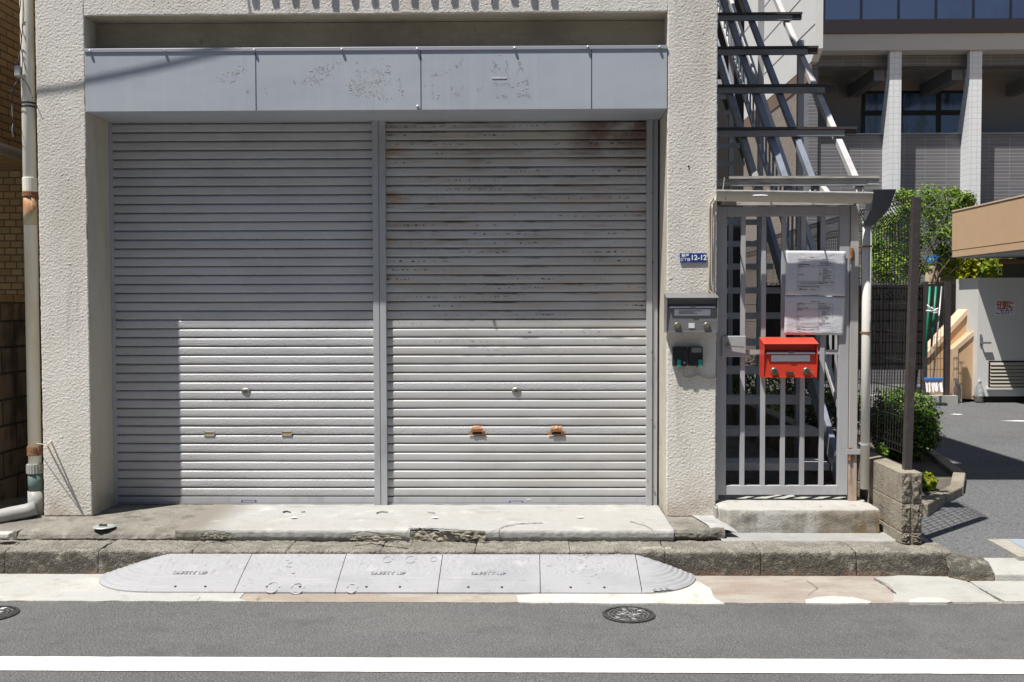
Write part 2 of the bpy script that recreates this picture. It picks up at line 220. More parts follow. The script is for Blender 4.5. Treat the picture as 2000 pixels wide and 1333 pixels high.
# ---------------------------------------------------------------- mesh helpers
class MB:
    def __init__(s): s.v = []; s.f = []; s.smooth = False
    def add(s, vs, fs):
        o = len(s.v); s.v += [Vector(q) for q in vs]; s.f += [tuple(i+o for i in f) for f in fs]; return s
    def box(s, x0, x1, y0, y1, z0, z1):
        return s.add([(x0,y0,z0),(x1,y0,z0),(x1,y1,z0),(x0,y1,z0),(x0,y0,z1),(x1,y0,z1),(x1,y1,z1),(x0,y1,z1)],
                     [(0,3,2,1),(4,5,6,7),(0,1,5,4),(1,2,6,5),(2,3,7,6),(3,0,4,7)])
    def prism(s, pts, axis, a, b):
        """pts 2D outline swept along an axis from a to b"""
        def mk(p, t): return {'x': (t, p[0], p[1]), 'y': (p[0], t, p[1]), 'z': (p[0], p[1], t)}[axis]
        n = len(pts); vs = [mk(p, a) for p in pts] + [mk(p, b) for p in pts]
        fs = [tuple(range(n)), tuple(reversed(range(n, 2*n)))] + [(i, i+n, (i+1) % n+n, (i+1) % n) for i in range(n)]
        return s.add(vs, fs)
    def bar(s, a, b, w, h=None, upv=(0, 0, 1)):
        a, b = Vector(a), Vector(b); h = h or w; d = (b-a).normalized(); u = Vector(upv)
        if abs(d.dot(u)) > .97: u = Vector((0, 1, 0))
        r = d.cross(u).normalized()*(w/2); u2 = r.cross(d).normalized()*(h/2)
        vs = [p+i*r+j*u2 for p in (a, b) for i, j in ((-1,-1),(1,-1),(1,1),(-1,1))]
        return s.add(vs, [(3,2,1,0),(4,5,6,7),(0,1,5,4),(1,2,6,5),(2,3,7,6),(3,0,4,7)])
    def tube(s, path, r, n=10, cap=True):
        path = [Vector(p) for p in path]; rs = r if isinstance(r, (list, tuple)) else [r]*len(path); o = len(s.v); ref = None
        for i, p in enumerate(path):
            d = (path[min(i+1, len(path)-1)] - path[max(i-1, 0)]).normalized()
            if ref is None:
                ref = Vector((0, 0, 1)) if abs(d.z) < .9 else Vector((1, 0, 0))
            u = (ref - d*ref.dot(d)).normalized(); ref = u; vv = d.cross(u)
            for k in range(n):
                t = 2*math.pi*k/n; s.v.append(p + (u*math.cos(t)+vv*math.sin(t))*rs[i])
        for i in range(len(path)-1):
            for k in range(n):
                a = o+i*n+k; b = o+i*n+(k+1) % n; s.f.append((a, b, b+n, a+n))
        if cap:
            s.f.append(tuple(reversed(range(o, o+n)))); s.f.append(tuple(range(o+(len(path)-1)*n, o+len(path)*n)))
        return s
    def grid(s, fn, nu, nv):
        o = len(s.v)
        for j in range(nv+1):
            for i in range(nu+1): s.v.append(Vector(fn(i/nu, j/nv)))
        for j in range(nv):
            for i in range(nu):
                a = o+j*(nu+1)+i; s.f.append((a, a+1, a+nu+2, a+nu+1))
        return s
    def sheet(s, pts, z):
        return s.add([(x, y, z) for x, y in pts], [tuple(range(len(pts)))])
    def build(s, name, material, parent=None, bevel=0, smooth=False, mats=None, seg=2):
        me = bpy.data.meshes.new(name); off = parent_loc(parent)
        me.from_pydata([tuple(q-off) for q in s.v], [], s.f); me.materials.append(material)
        o = bpy.data.objects.new(name, me); COL.objects.link(o)
        if parent: o.parent = parent
        bm = bmesh.new(); bm.from_mesh(me); bmesh.ops.recalc_face_normals(bm, faces=bm.faces); bm.to_mesh(me); bm.free()
        if smooth:
            for p in me.polygons: p.use_smooth = True
        if bevel:
            bv = o.modifiers.new('bevel', 'BEVEL'); bv.width = bevel; bv.segments = seg; bv.limit_method = 'ANGLE'; bv.angle_limit = math.radians(40)
        return o
def parent_loc(o):
    v = Vector((0, 0, 0))
    while o: v = v + o.location; o = o.parent
    return v
def tag(o, label, cat, group=None, kind=None):
    if label: o['label'] = label
    if cat: o['category'] = cat
    if group: o['group'] = group
    if kind: o['kind'] = kind
    return o
def thing(name, label, cat, loc=(0, 0, 0), group=None):
    o = bpy.data.objects.new(name, None); COL.objects.link(o); o.location = loc; o.empty_display_size = .1
    return tag(o, label, cat, group)
def struct(name, mb, material, **k):
    o = mb.build(name, material, **k); o['kind'] = 'structure'; return o
def text(mb, s, size, origin, ux=(1, 0, 0), uy=(0, 0, 1), extr=.0008, align='CENTER', bold=0, sx=1):
    cu = bpy.data.curves.new('lettering', 'FONT'); cu.body = s; cu.size = size; cu.align_x = align; cu.align_y = 'CENTER'; cu.extrude = extr; cu.offset = bold
    o = bpy.data.objects.new('lettering', cu); COL.objects.link(o); dg = bpy.context.evaluated_depsgraph_get(); dg.update()
    me = bpy.data.meshes.new_from_object(o.evaluated_get(dg)); bpy.data.objects.remove(o)
    ux, uy = Vector(ux).normalized(), Vector(uy).normalized(); n = ux.cross(uy); og = Vector(origin)
    mb.add([og+ux*v.co.x*sx+uy*v.co.y+n*v.co.z for v in me.vertices], [tuple(p.vertices) for p in me.polygons]); return mb
def nz(x, y, z=0): return noise.noise(Vector((x, y, z)))
# ================================================================ GROUND
struct('ground', MB().sheet([(-300, -300), (300, -300), (300, 300), (-300, 300)], -.03), m_ground)
struct('road', MB().sheet([(-60, -14), (60, -14), (60, -.6), (-60, -.6)], 0), m_asph)
def ragged(x0, x1, y, amp=.012, st=.03, seed=0):
    n = max(2, int(abs(x1-x0)/st)); return [(x0+(x1-x0)*i/n, y + nz(x0+(x1-x0)*i/n*9, seed)*amp) for i in range(n+1)]
EDGE = G(1000, 1178, 0).y
struct('gutter', MB().prism(ragged(-12, 12, EDGE, .014, .03, 3) + [(12, -.6), (-12, -.6)], 'z', -.01, .004), m_gutr)
mb = MB(); mb.prism(ragged(-12, -1.62, EDGE-.004, .014, .03, 5) + [(-1.68, EDGE+.05), (-1.7, -.62), (-12, -.62)], 'z', -.01, .008)
struct('gutter_concrete', mb, m_gut)
def gpoly(pts, z): return [tuple(G(x, y, z).xy) for x, y in pts]
mb = MB(); mb.prism(gpoly([(1010, 1163), (1012, 1176), (1060, 1178), (1120, 1177), (1200, 1179), (1290, 1178), (1360, 1180), (1415, 1179), (1395, 1168), (1388, 1150), (1366, 1136), (1340, 1131), (1300, 1135)], .008), 'z', -.01, .0075)
mb.prism(gpoly([(1572, 1172), (1590, 1167), (1625, 1164), (1665, 1167), (1702, 1175), (1700, 1178), (1640, 1179), (1575, 1178)], .008), 'z', -.01, .0082)
mb.prism(gpoly([(1775, 1173), (1800, 1168), (1835, 1168), (1860, 1176), (1850, 1178), (1775, 1178)], .012), 'z', -.01, .0155)
struct('gutter_mortar', mb, m_gutw)
mb = MB(); mb.prism(gpoly([(1707, 1129), (1735, 1141), (1746, 1156), (1744, 1176), (1800, 1177), (1952, 1176), (1905, 1145), (1870, 1128), (1760, 1124)], .008), 'z', -.01, .009)
mb.prism(gpoly([(1914, 1150), (1952, 1171), (1965, 1175.5), (2300, 1172), (2300, 1125), (1880, 1125)], .01), 'z', -.01, .012)
struct('gutter_slab', mb, m_newkerb)
mb = MB(); GC = [([(1578, 1163), (1588, 1155), (1597, 1150), (1585, 1141), (1575, 1134)], 1.2, .0075), ([(1706, 1130), (1728, 1142), (1742, 1154), (1750, 1160)], 2.0, .011), ([(1912, 1149), (1935, 1162), (1962, 1176)], 1.4, .014), ([(384, 1174), (391, 1166)], 1.2, .010), ([(500, 1174), (508, 1165)], 1.2, .010)]
y1, y2 = G(1000, 1287, 0).y, G(1000, 1314.5, 0).y
struct('road_line', MB().sheet(ragged(-30, 30, y2, .004, .05, 1) + list(reversed(ragged(-30, 30, y1, .004, .05, 2))), .004), m_white)
# small pale specks and stains lying in the road
# lot
mb = MB()
def lotz(y): return .107 if y < -.62 else (.107 + (y+.62)/1.3*.093 if y < .68 else .20)
ys = [-.64, -.3, .1, .68, 4, 40]
mb.grid(lambda u, v: (2.55+u*60, ys[round(v*5)], lotz(ys[round(v*5)])), 1, 5)
struct('parking_lot', mb, m_lot)
struct('alley_floor', MB().box(-8, -3.40, -.38, 12, -.02, .215), m_slabd)
struct('yard_floor', MB().box(1.30, 2.45, .45, 12, -.02, .30), m_slabd)
# ---- kerb: rough stones
mb = MB(); x1 = 2.665; k = 0
while x1 > -7:
    x0 = x1-.6
    def kf(u, v, x0=x0, x1=x1, k=k):
        prof = [(-.665, -.02), (-.662, .03), (-.66, .08), (-.658, .128), (-.652, .150), (-.640, .157), (-.56, .16), (-.49, .161), (-.41, .160), (-.38, .16), (-.38, .1)]
        t = v*10; i = min(int(t), 9); q = t-i; y = prof[i][0]*(1-q)+prof[i+1][0]*q; z = prof[i][1]*(1-q)+prof[i+1][1]*q
        x = x0+.0018+(x1-x0-.0036)*u; e = min(u, 1-u)*.6
        r = nz(x*22, y*22, z*22+k)*.009 + nz(x*60, y*60, z*60)*.005
        c = max(0, 1-e/.010)**2*.004*(1+1.6*nz(x*9, k*3.3, z*30))
        return (x, y - r*(.4+v*0) + c*(1 if v < .55 else .2), z + r*(.8 if z > .1 else 0) - c*(v > .3))
    mb.grid(kf, 110, 36); x1 = x0; k += 1
struct('kerb', mb, m_kerb, smooth=True)
struct('kerb_core', MB().box(-7, 2.64, -.64, -.39, -.02, .135), m_crack)
# rough mortar lump over a broken kerb joint
mb = MB()
for (px, py, r) in [(1262, 1074, .045), (1285, 1078, .06), (1305, 1082, .045), (1298, 1090, .03), (1272, 1082, .03), (1492, 1079, .022), (1486, 1074, .02)]:
    c = P(px, py, -.60)
    mb.grid(lambda u, v, c=c, r=r: (c.x+r*math.cos(u*6.283)*math.sin(v*1.7)*1.3, c.y+.02+r*.7*math.sin(u*6.283)*math.sin(v*1.7), .150+r*.33*math.cos(v*1.7)+nz(u*6+c.x*9, v*5)*.008), 16, 8)
struct('kerb_mortar_lumps', mb, m_rough, smooth=True)
# low new kerb of the driveway
mb = MB()
def tk(u, v):
    x = 2.62+.24*u; prof = [(-.80, -.01), (-.795, .06-.01*u), (-.755, .125-.04*u), (-.68, .148-.038*u), (-.60, .152-.04*u)]
    t = v*4; i = min(int(t), 3); q = t-i; return (x+nz(x*20, v*9)*.006, prof[i][0]*(1-q)+prof[i+1][0]*q + max(0, .3-u)*.3, prof[i][1]*(1-q)+prof[i+1][1]*q + nz(x*25, v*12)*.006)
mb.grid(tk, 12, 16); struct('kerb_transition', mb, m_kerb, smooth=True)
mb = MB().prism([(-.80, -.01), (-.795, .05), (-.70, .108), (-.62, .112), (-.62, -.01)], 'x', 2.87, 12); struct('driveway_kerb', mb, m_newkerb, bevel=.006)
# drain frame at right edge
mb = MB(); mb.prism(gpoly([(1928, 1052), (1990, 1086), (2200, 1086), (2200, 1050)], .14), 'z', .05, .136); struct('drain_frame', mb, m_drainf)
mb = MB(); mb.prism(gpoly([(1968, 1053), (2010, 1076), (2180, 1076), (2180, 1052)], .14), 'z', .05, .139); struct('drain_cover', mb, m_drainb)
# white paint flecks on the lot
mb = MB()
for px, py, a in [(1868, 810, .10), (1990, 823, .25)]:
    c = G(px, py, .2); mb.sheet([(c.x-a, c.y), (c.x, c.y-.07), (c.x+a, c.y), (c.x, c.y+.06)], .204)
struct('lot_paint_marks', mb, m_white)
# ---- pavement slab in front of the shutters
def slab(name, x0, x1, ztop, yf, yb, zb, material, amp, seed, nx=None, rnd=.012, ztopb=None, slope=0):
    nx = nx or int((x1-x0)/.012); ztopb = ztopb or ztop; mb = MB()
    def f(u, v):
        x = x0+(x1-x0)*u; fr = nz(x*5, seed)*amp + nz(x*23, seed+2)*amp*.5
        bot = nz(x*8, seed+7)*amp*.6
        prof = [(yf+.03, zb-.03), (yf+.012, zb+.004+abs(bot)), (yf+fr, zb+(ztop-zb)*.35), (yf+fr, ztop-rnd*1.4), (yf+fr+rnd*.5, ztop-rnd*.4), (yf+fr+rnd*1.6, ztop), (yf+.09, ztop+.001+slope*.25), (0.0, .236 if slope else ztop+.003), (yb, ztopb)]
        t = v*8; i = min(int(t), 7); q = t-i; y = prof[i][0]*(1-q)+prof[i+1][0]*q; z = prof[i][1]*(1-q)+prof[i+1][1]*q
        return (x, y+nz(x*50, z*50, seed)*amp*.35*(i < 5), z+nz(x*14, y*14, seed)*amp*.25)
    mb.grid(f, nx, 32); return mb
struct('pavement', slab('', -2.33, .955, .236, -.405, .62, .155, m_slab, .010, 4, ztopb=.243), m_slab, smooth=True)
struct('pavement_old', slab('', -7, -2.328, .207, -.385, .62, .155, m_slabd, .016, 9, rnd=.03, ztopb=.243, slope=.03), m_slabd, smooth=True)
struct('pavement_rough_end', slab('', .953, 1.30, .236, -.37, .1, .155, m_rough, .022, 13, rnd=.02), m_slabd, smooth=True)
mb = MB(); q = [G(1372, 1010, .243), G(1400, 1009, .243), G(1412, 1022, .24), G(1422, 1060, .17), G(1405, 1062, .165), G(1398, 1035, .24)]
mb.grid(lambda u, v: (1.14+.07*v+u*(.15+.03*v), .0-.345*v, .2475-.002*v-(max(0, v-.85)*.10)-(u**3)*.03*v), 10, 16); struct('pavement_mortar_edge', mb, m_slab, smooth=True)
struct('gate_pavement', slab('', 1.27, 2.62, .170, -.40, .1, .12, m_slab, .006, 21), m_slab, smooth=True)
# broken pale patches along the slab's front edge, crack lines
def crackline(mb, pts, wpx, Y=None, z=None, off=.003):
    """thin dark gap along a polyline of photo points on a level or on the front face"""
    ps = []
    for i in range(len(pts)-1):
        a, b = Vector(pts[i]), Vector(pts[i+1]); n = max(2, int((b-a).length/4))
        for j in range(n): ps.append(a+(b-a)*j/n + Vector((0, nz(a.x+j*.9, a.y)*1.6)))
    ps.append(Vector(pts[-1])); vs = []
    for i, p in enumerate(ps):
        ww = wpx*(.5+.5*abs(nz(p.x*.13, 3)) * 2)*.5
        for s in (-1, 1):
            q = G(p.x, p.y+s*ww, z) if z is not None else P(p.x, p.y+s*ww, Y)
            vs.append(q + (Vector((0, 0, off)) if z is not None else Vector((0, -off, 0))))
    mb.add(vs, [(2*i, 2*i+1, 2*i+3, 2*i+2) for i in range(len(ps)-1)])
mb = MB()
crackline(mb, [(380, 1050), (388, 1040), (415, 1037), (440, 1040), (452, 1046)], 1.3, z=.24)
crackline(mb, [(960, 1040), (985, 1029), (1012, 1024), (1060, 1022)], 1.0, z=.24)
crackline(mb, [(1230, 1019), (1262, 1028), (1282, 1040), (1290, 1050)], 1.0, z=.24)
crackline(mb, [(676, 1052), (682, 1044), (715, 1040), (745, 1045), (790, 1050)], 2.2, z=.238, off=.006)
crackline(mb, [(792, 1046), (800, 1034), (840, 1034), (900, 1038), (948, 1040)], 2.4, z=.238, off=.006)
crackline(mb, [(735, 1003), (745, 1000), (758, 1001)], 1.8, z=.243)
crackline(mb, [(552, 1001), (560, 999), (568, 1001)], 2.6, z=.243); crackline(mb, [(835, 1001), (850, 1003)], 1.2, z=.243)
crackline(mb, [(588, 1001), (596, 1000)], 1.6, z=.243)
crackline(mb, [(600, 1058), (680, 1056), (760, 1060), (880, 1059), (935, 1056)], 6, Y=-.412, off=.012)
crackline(mb, [(0, 1062), (60, 1066), (160, 1062), (250, 1067), (370, 1064), (600, 1064), (950, 1063), (1300, 1061), (1420, 1062)], 3.0, Y=-.405, off=.022)
struct('pavement_cracks', mb, m_crack)
mb = MB()
for pl, wd, z in GC: crackline(mb, pl, wd, z=z)
struct('gutter_cracks', mb, m_crack)
mb = MB()
mb.grid(lambda u, v: tuple(P(800+148*u, 1038+20*v+nz(u*9, v*3)*2.5, -.418) + Vector((0, -nz(u*14, v*5)*.012, 0))), 50, 10)
mb.grid(lambda u, v: tuple(P(392+60*u, 1042+10*v+nz(u*7, v*3+4)*3, -.416) + Vector((0, -nz(u*9, v*5)*.008, 0))), 24, 6)
mb.grid(lambda u, v: tuple(P(684+100*u, 1046+8*v+nz(u*7, v*3+8)*3, -.416) + Vector((0, -nz(u*9, v*5)*.008, 0))), 24, 6)
struct('pavement_broken_edge', mb, m_rough, smooth=True)
mb = MB()
for px, py in [(574, 1012), (850, 1012), (1133, 1011)]:
    c = G(px, py, .243); mb.sheet([(c.x-.028, c.y), (c.x, c.y-.025), (c.x+.028, c.y), (c.x, c.y+.025)], .2475)
struct('pavement_paint_marks', mb, m_white)
# step under the gate
mb = MB()
def stp(u, v):
    x = 1.305+1.06*u; prof = [(-.205, .12), (-.205, .2), (-.203, .30), (-.195, .325), (-.175, .334), (-.05, .336), (.5, .34)]
    t = v*6; i = min(int(t), 5); q = t-i; y = prof[i][0]*(1-q)+prof[i+1][0]*q; z = prof[i][1]*(1-q)+prof[i+1][1]*q
    e = max(0, 1-u/.06)**2*.10*(v < .95)
    return (x + nz(x*20, z*20)*.003, y+e+nz(x*9, z*20)*.006, z+nz(x*12, y*12)*.005-.01*max(0, 1-u/.05))
mb.grid(stp, 90, 30); struct('gate_step', mb, m_step, smooth=True)
mb = MB().box(1.29, 1.32, -.08, .45, .12, .315); struct('gate_step_side', mb, m_step)
# ---- manholes
def manhole(px, py, label, r=.145, gr=None):
    c = G(px, py, 0); t = thing('manhole_cover', label, 'manhole cover', (c.x, c.y, 0), gr)
    mb = MB(); n = 48
    for ra, rb, z0, z1 in [(r*.9, r, .004, .008)]:
        vs = []; fs = []
        for k in range(n):
            a = 2*math.pi*k/n
            for rr, zz in ((ra, z0), (ra, z1), (rb, z1), (rb, .001)): vs.append((c.x+rr*math.cos(a), c.y+rr*math.sin(a), zz))
        for k in range(n):
            for j in range(3): fs.append((4*k+j, 4*((k+1) % n)+j, 4*((k+1) % n)+j+1, 4*k+j+1))
        mb.add(vs, fs)
    mb.build('frame', m_iron, t)
    mb = MB(); mb.add([(c.x+r*.885*math.cos(2*math.pi*k/n), c.y+r*.885*math.sin(2*math.pi*k/n), .004) for k in range(n)], [tuple(range(n))])
    rnd = random.Random(3)
    m2 = MB()
    for k in range(10):                                   # petals and waves cast in relief
        a = 2*math.pi*k/10; p0 = Vector((c.x, c.y, .006)); d = Vector((math.cos(a), math.sin(a), 0)); s = Vector((-d.y, d.x, 0))
        pts = [p0+d*r*.15, p0+d*r*.32+s*r*.10, p0+d*r*.48+s*r*.02, p0+d*r*.32-s*r*.10, p0+d*r*.15]
        m2.tube(pts, .0026, 5)
        m2.tube([p0+d*r*.56-s*r*.14, p0+d*r*.64, p0+d*r*.56+s*r*.14], .003, 5)
        m2.tube([p0+d*r*.72-s*r*.2, p0+d*r*.78, p0+d*r*.72+s*r*.2], .003, 5)
    m2.tube([(c.x+r*.12*math.cos(k*.7), c.y+r*.12*math.sin(k*.7), .006) for k in range(10)], .0028, 5)
    mb.build('lid', m_iron, t); m2.build('relief_pattern', m_stain, t)
manhole(1228, 1202, 'round dark cast iron cover with flower relief in the asphalt before the ramp', gr='small manhole covers')
manhole(-18, 1201, 'round dark cast iron cover cut off by the left edge of the photo', gr='small manhole covers')
# ---- rubber kerb ramps
RY0, RY1 = -.685, -1.075
def rz(s): return .144-.128*(s**1.15) + (.0022*math.sin(s*75) if s > .5 else 0)
bx = [-2.27, -1.742, -1.144, -.536, .073, .672]
GR = 'rubber kerb ramp sections along the kerb'
RL = ['grey rubber kerb ramp with rounded end at the left of the row', 'grey rubber kerb ramp section with two white wheel rings, second from left', 'grey rubber kerb ramp section third from left with faint letters and dark nick', 'plain grey rubber kerb ramp section in front of the rusty shutter, fourth from left', 'grey rubber kerb ramp section with white spray smudges, beside the right end piece', 'small rounded grey rubber end piece with a broken notch at the right of the row']
def ramp(i, x0, x1, left=False, rightcap=False):
    t = thing('kerb_ramp', RL[i], 'kerb ramp', ((x0+x1)/2, -.88, 0), GR); g = .0022; mb = MB(); m2 = MB()
    def body(u, v, s0, s1):
        s = s0+(s1-s0)*v; x = x0+g+(x1-x0-2*g)*u; return (x, RY0+(RY1-RY0)*s, rz(s))
    def cap(u, v, s0, s1, cx, sg, a):
        s = s0+(s1-s0)*v; th = u*math.pi/2; notch = 0
        if sg > 0 and s > .9 and .12 < u < .34: notch = .05*(1+.4*math.sin(u*90))*(s-.9)/.1
        return (cx+sg*math.sin(th)*a*(s-notch), RY0+(RY1-RY0)*math.cos(th)*(s-notch), rz(s)+.0014*math.sin(s*34)*(s > .15))
    if not rightcap:
        mb.grid(lambda u, v: body(u, v, 0, .56), 40, 20); m2.grid(lambda u, v: body(u, v, .56, 1), 4, 70)
        m2.add([(x0+g, RY1, 0), (x1-g, RY1, 0), (x1-g, RY1, rz(1)), (x0+g, RY1, rz(1))], [(0, 1, 2, 3)])
        for xx in (x0+g, x1-g): m2.prism([(RY0, 0), (RY1, 0), (RY1, rz(1)-.001), (RY0+(RY1-RY0)*.5, rz(.5)-.003), (RY0, .142)], 'x', xx, xx+.002*(1 if xx < (x0+x1)/2 else -1))
    if left:
        m2.grid(lambda u, v: cap(u, v, 0.02, 1, x0+g, -1, .42), 30, 50); m2.grid(lambda u, v: (x0+g-math.sin(u*1.571)*.42, RY0+(RY1-RY0)*math.cos(u*1.571), rz(1)*v), 30, 1)
    if rightcap:
        m2.grid(lambda u, v: cap(u, v, 0.02, 1, x0+g, 1, .37), 60, 50); m2.grid(lambda u, v: (x0+g+math.sin(u*1.571)*.37, RY0+(RY1-RY0)*math.cos(u*1.571), rz(1)*v), 30, 1)
    if mb.v: mb.build('deck', m_rubber, t, smooth=True)
    m2.build('ridged_edge', m_rubber_r, t)
    dirn = Vector((0, RY0-RY1, .128)).normalized()
    def onr(x, s): return Vector((x, RY0+(RY1-RY0)*s, rz(min(s, .5)) if s <= .5 else .144-.128*s**1.15))
    if not rightcap:
        h = MB()
        for xx in (x0+.18, x0+.38) if not left else (x0+.16, x0+.34):
            c = onr(xx, .88); MB().tube([c+Vector((0, 0, -.004)), c+Vector((0, 0, .0035))], .0075, 8).build('bolt', m_hand, t)
    if i in (0, 2, 3):
        cxs = {0: (368, 1122), 2: (757, 1122), 3: (953, 1125)}[i]; c = onr(G(cxs[0], cxs[1], .08).x, .56)
        text(MB(), 'SAFETY UP', .046, c+Vector((0, 0, .0046)), (1, 0, 0), dirn, .0007, bold=.001, sx=.95).build('embossed_lettering', m_rubtext, t)
    rr = random.Random(i)
    s2 = MB()
    def ring(px, py, a):
        c0 = G(px, py, .07); pts = []
        for k in range(25):
            th = 2*math.pi*k/24*.93; x = c0.x+a*math.cos(th); s = (c0.y+a*1.25*math.sin(th)-RY0)/(RY1-RY0); pts.append(onr(x, s)+Vector((0, 0, .0030)))
        r2 = MB(); ce = sum(pts, Vector())/len(pts); n_ = len(pts)
        for p in pts: r2.v += [p+Vector((0, 0, .0006)), ce+(p-ce)*.82+Vector((0, 0, .0006))]
        r2.f = [(2*q, 2*q+1, 2*q+3, 2*q+2) for q in range(n_-1)]
        r2.build('white_ring_mark', m_tyre, t)
    if i == 1: ring(532, 1135, .042); ring(580, 1136, .042)
    if i == 2: ring(757, 1111, .030); ring(802, 1111, .034); ring(687, 1136, .035)
    if i == 3: ring(847, 1111, .022)
    if i == 4:
        for k in range(60):
            px = 1145+rr.gauss(0, 26); py = 1088+rr.random()*72
            if py < 1126:
                c0 = G(px, py, .07); s = min(.97, max(.03, (c0.y-RY0)/(RY1-RY0))); c = onr(c0.x, s)+Vector((0, 0, .0026)); a = .006+rr.random()*.014; b = .003+rr.random()*.006
                an = rr.choice([.5, -.5])+rr.gauss(0, .2); d = Vector((math.cos(an), 0, 0))+dirn*math.sin(an); e = Vector((-math.sin(an), 0, 0))+dirn*math.cos(an)
                s2.add([c-d*a, c-e*b, c+d*a, c+e*b], [(0, 1, 2, 3)])
    if i == 1:
        for k in range(7):
            c0 = G(566+rr.gauss(0, 5), 1114+rr.gauss(0, 4), .08); s = (c0.y-RY0)/(RY1-RY0); c = onr(c0.x, s)+Vector((0, 0, .004)); s2.add([c+Vector((-.012, 0, 0)), c-dirn*.005, c+Vector((.012, 0, 0)), c+dirn*.006], [(0, 1, 2, 3)])
    if s2.v: s2.build('white_scuff', m_tyre, t)['kind'] = 'stuff'
for i in range(5): ramp(i, bx[i], bx[i+1], left=(i == 0))
ramp(5, bx[5], bx[5]+.37, rightcap=True)
# ================================================================ SHOP BUILDING
shop = thing('shop_building', 'cream stuccoed shop building with two closed grey roller shutters', 'building', (-1.05, 0, .24))
XL0, XL1, XR0, XR1 = -3.40, -3.06, .962, 1.305
ZT = 3.715; ZF0, ZF1 = 3.056, 3.487; ZB = .238; YS = .42
def front(x0, x1, z0, z1, st=.0052, edges=(1, 1, 1, 1)):
    mb = MB(); nu = max(2, int((x1-x0)/st)); nv = max(2, int((z1-z0)/st))
    def f(u, v):
        x = x0+(x1-x0)*u; z = z0+(z1-z0)*v
        d = nz(x*80, z*80)*.0020+abs(nz(x*62, z*62, 4))*.0021+nz(x*125, z*125, 9)*.0012+nz(x*3, z*3)*.002
        ex = 0; ez = 0; y = -d
        if (u == 0 and edges[0]) or (u == 1 and edges[1]): ex = nz(z*30, x)*.003 + (.008 if nz(z*4.3, x*3) > .36 else 0); y += .006; ex *= (1 if u == 0 else -1)
        if (v == 0 and edges[2]) or (v == 1 and edges[3]): ez = nz(x*30, z)*.003; y += .006
        return (x+ex, y, z+ez)
    mb.grid(f, nu, nv); return mb
a = front(XL0, XL1, ZB, 4.0, edges=(1, 1, 1, 0)); b = front(XR0, XR1, ZB, 4.0, edges=(1, 1, 1, 0)); c = front(XL1, XR0, ZT, 4.0, edges=(0, 0, 1, 0))
for q in (b, c): a.add(q.v, q.f)
a.box(XL0, XR1, 0.001, .3, 4.0, 7.0)
a.build('wall', m_stucco, shop, smooth=True)
mb = MB()                                    # body behind the front: side walls, reveals, roof
mb.box(XL0+.002, XL1-.002, .004, .62, ZB-.05, 4.0); mb.box(XR0+.002, XR1-.002, .004, .62, ZB-.05, 4.0)
mb.box(XL1, XR0, .50, .62, ZB-.05, 4.0)
mb.box(XL0+.002, XR1-.002, .62, 9, .1, 7.0); mb.build('side_wall', m_reveal, shop)
mb = MB().box(XL1-.002, XR0+.002, .19, .5, ZF0+.1, ZT-.004); mb.box(XL1-.002, XR0+.002, .006, .5, ZT+.0, 4.0); mb.build('recess', m_recess, shop)
# fascia box
fa = MB().box(XL1+.003, XR0-.003, -.006, YS+.03, ZF0, ZF1-.022); fas = fa.build('sign_fascia', m_fascia, shop, bevel=.003)
MB().box(XL1+.003, XR0-.003, -.014, .06, ZF1-.024, ZF1).build('trim', m_trim, fas, bevel=.002)
mb = MB()
for px in (500, 822, 1155):
    x = P(px, 150, 0).x; MB().box(x-.0022, x+.0022, -.0085, -.004, ZF0+.002, ZF1-.026).build('panel_joint', m_hand, fas)
mb = MB()
for px, py in [(176, 101), (322, 101), (497, 99), (668, 98), (815, 97), (1005, 95), (1148, 93), (1288, 93), (816, 209)]:
    c = P(px, py, -.014); MB().tube([(c.x, -.008, c.z), (c.x, -.024, c.z), (c.x, -.028, c.z)], [.010, .010, .004], 10).build('bolt', m_trim, fas)
# traces of removed lettering: crusty glue flecks
rr = random.Random(11); mb = MB(); mb2 = MB()
def fleck(px, py, sz, dst):
    c = P(px, py, -.0078); n = rr.randint(4, 7); rot = rr.random()*6; asp = .4+rr.random()*.6
    vs = []
    for k in range(n):
        th = 2*math.pi*k/n+rot; q = sz*(.5+rr.random()*.7); vs.append((c.x+q*math.cos(th), -.0068-rr.random()*.001, c.z+q*asp*math.sin(th)))
    dst.add(vs, [tuple(range(n))])
def strokes(segs, nper, sp, sz, dst):
    for (x0, y0, x1, y1) in segs:
        L = math.hypot(x1-x0, y1-y0)
        for k in range(int(L*nper)):
            t = rr.random(); fleck(x0+(x1-x0)*t+rr.gauss(0, sp), y0+(y1-y0)*t+rr.gauss(0, sp), sz*(.4+rr.random()), dst)
strokes([(415, 160, 480, 135), (515, 180, 520, 172), (600, 145, 665, 118), (610, 150, 630, 170), (590, 160, 640, 150), (622, 130, 650, 150)], .7, 4, .0042, mb)
strokes([(683, 160, 765, 160), (683, 180, 760, 188), (700, 150, 700, 190), (740, 145, 740, 185), (690, 140, 760, 140), (750, 120, 762, 145)], .75, 5, .0042, mb)
strokes([(782, 145, 784, 190), (838, 175, 852, 190), (838, 150, 850, 145), (880, 170, 900, 190), (905, 168, 888, 192), (862, 145, 905, 120), (935, 170, 940, 192)], .6, 2.5, .0036, mb)
strokes([(965, 120, 968, 145), (990, 118, 988, 145), (962, 165, 995, 165), (965, 188, 992, 190), (962, 154, 996, 154), (1012, 118, 1022, 140), (1015, 130, 1012, 142), (1020, 160, 1035, 162), (1012, 180, 1035, 190), (1008, 185, 1036, 188), (1030, 150, 1028, 188)], .9, 2, .0034, mb)
strokes([(680, 165, 735, 190), (745, 125, 760, 150), (600, 150, 665, 125), (430, 160, 470, 130), (840, 160, 850, 190), (960, 120, 1030, 190)], .25, 7, .008, mb2)
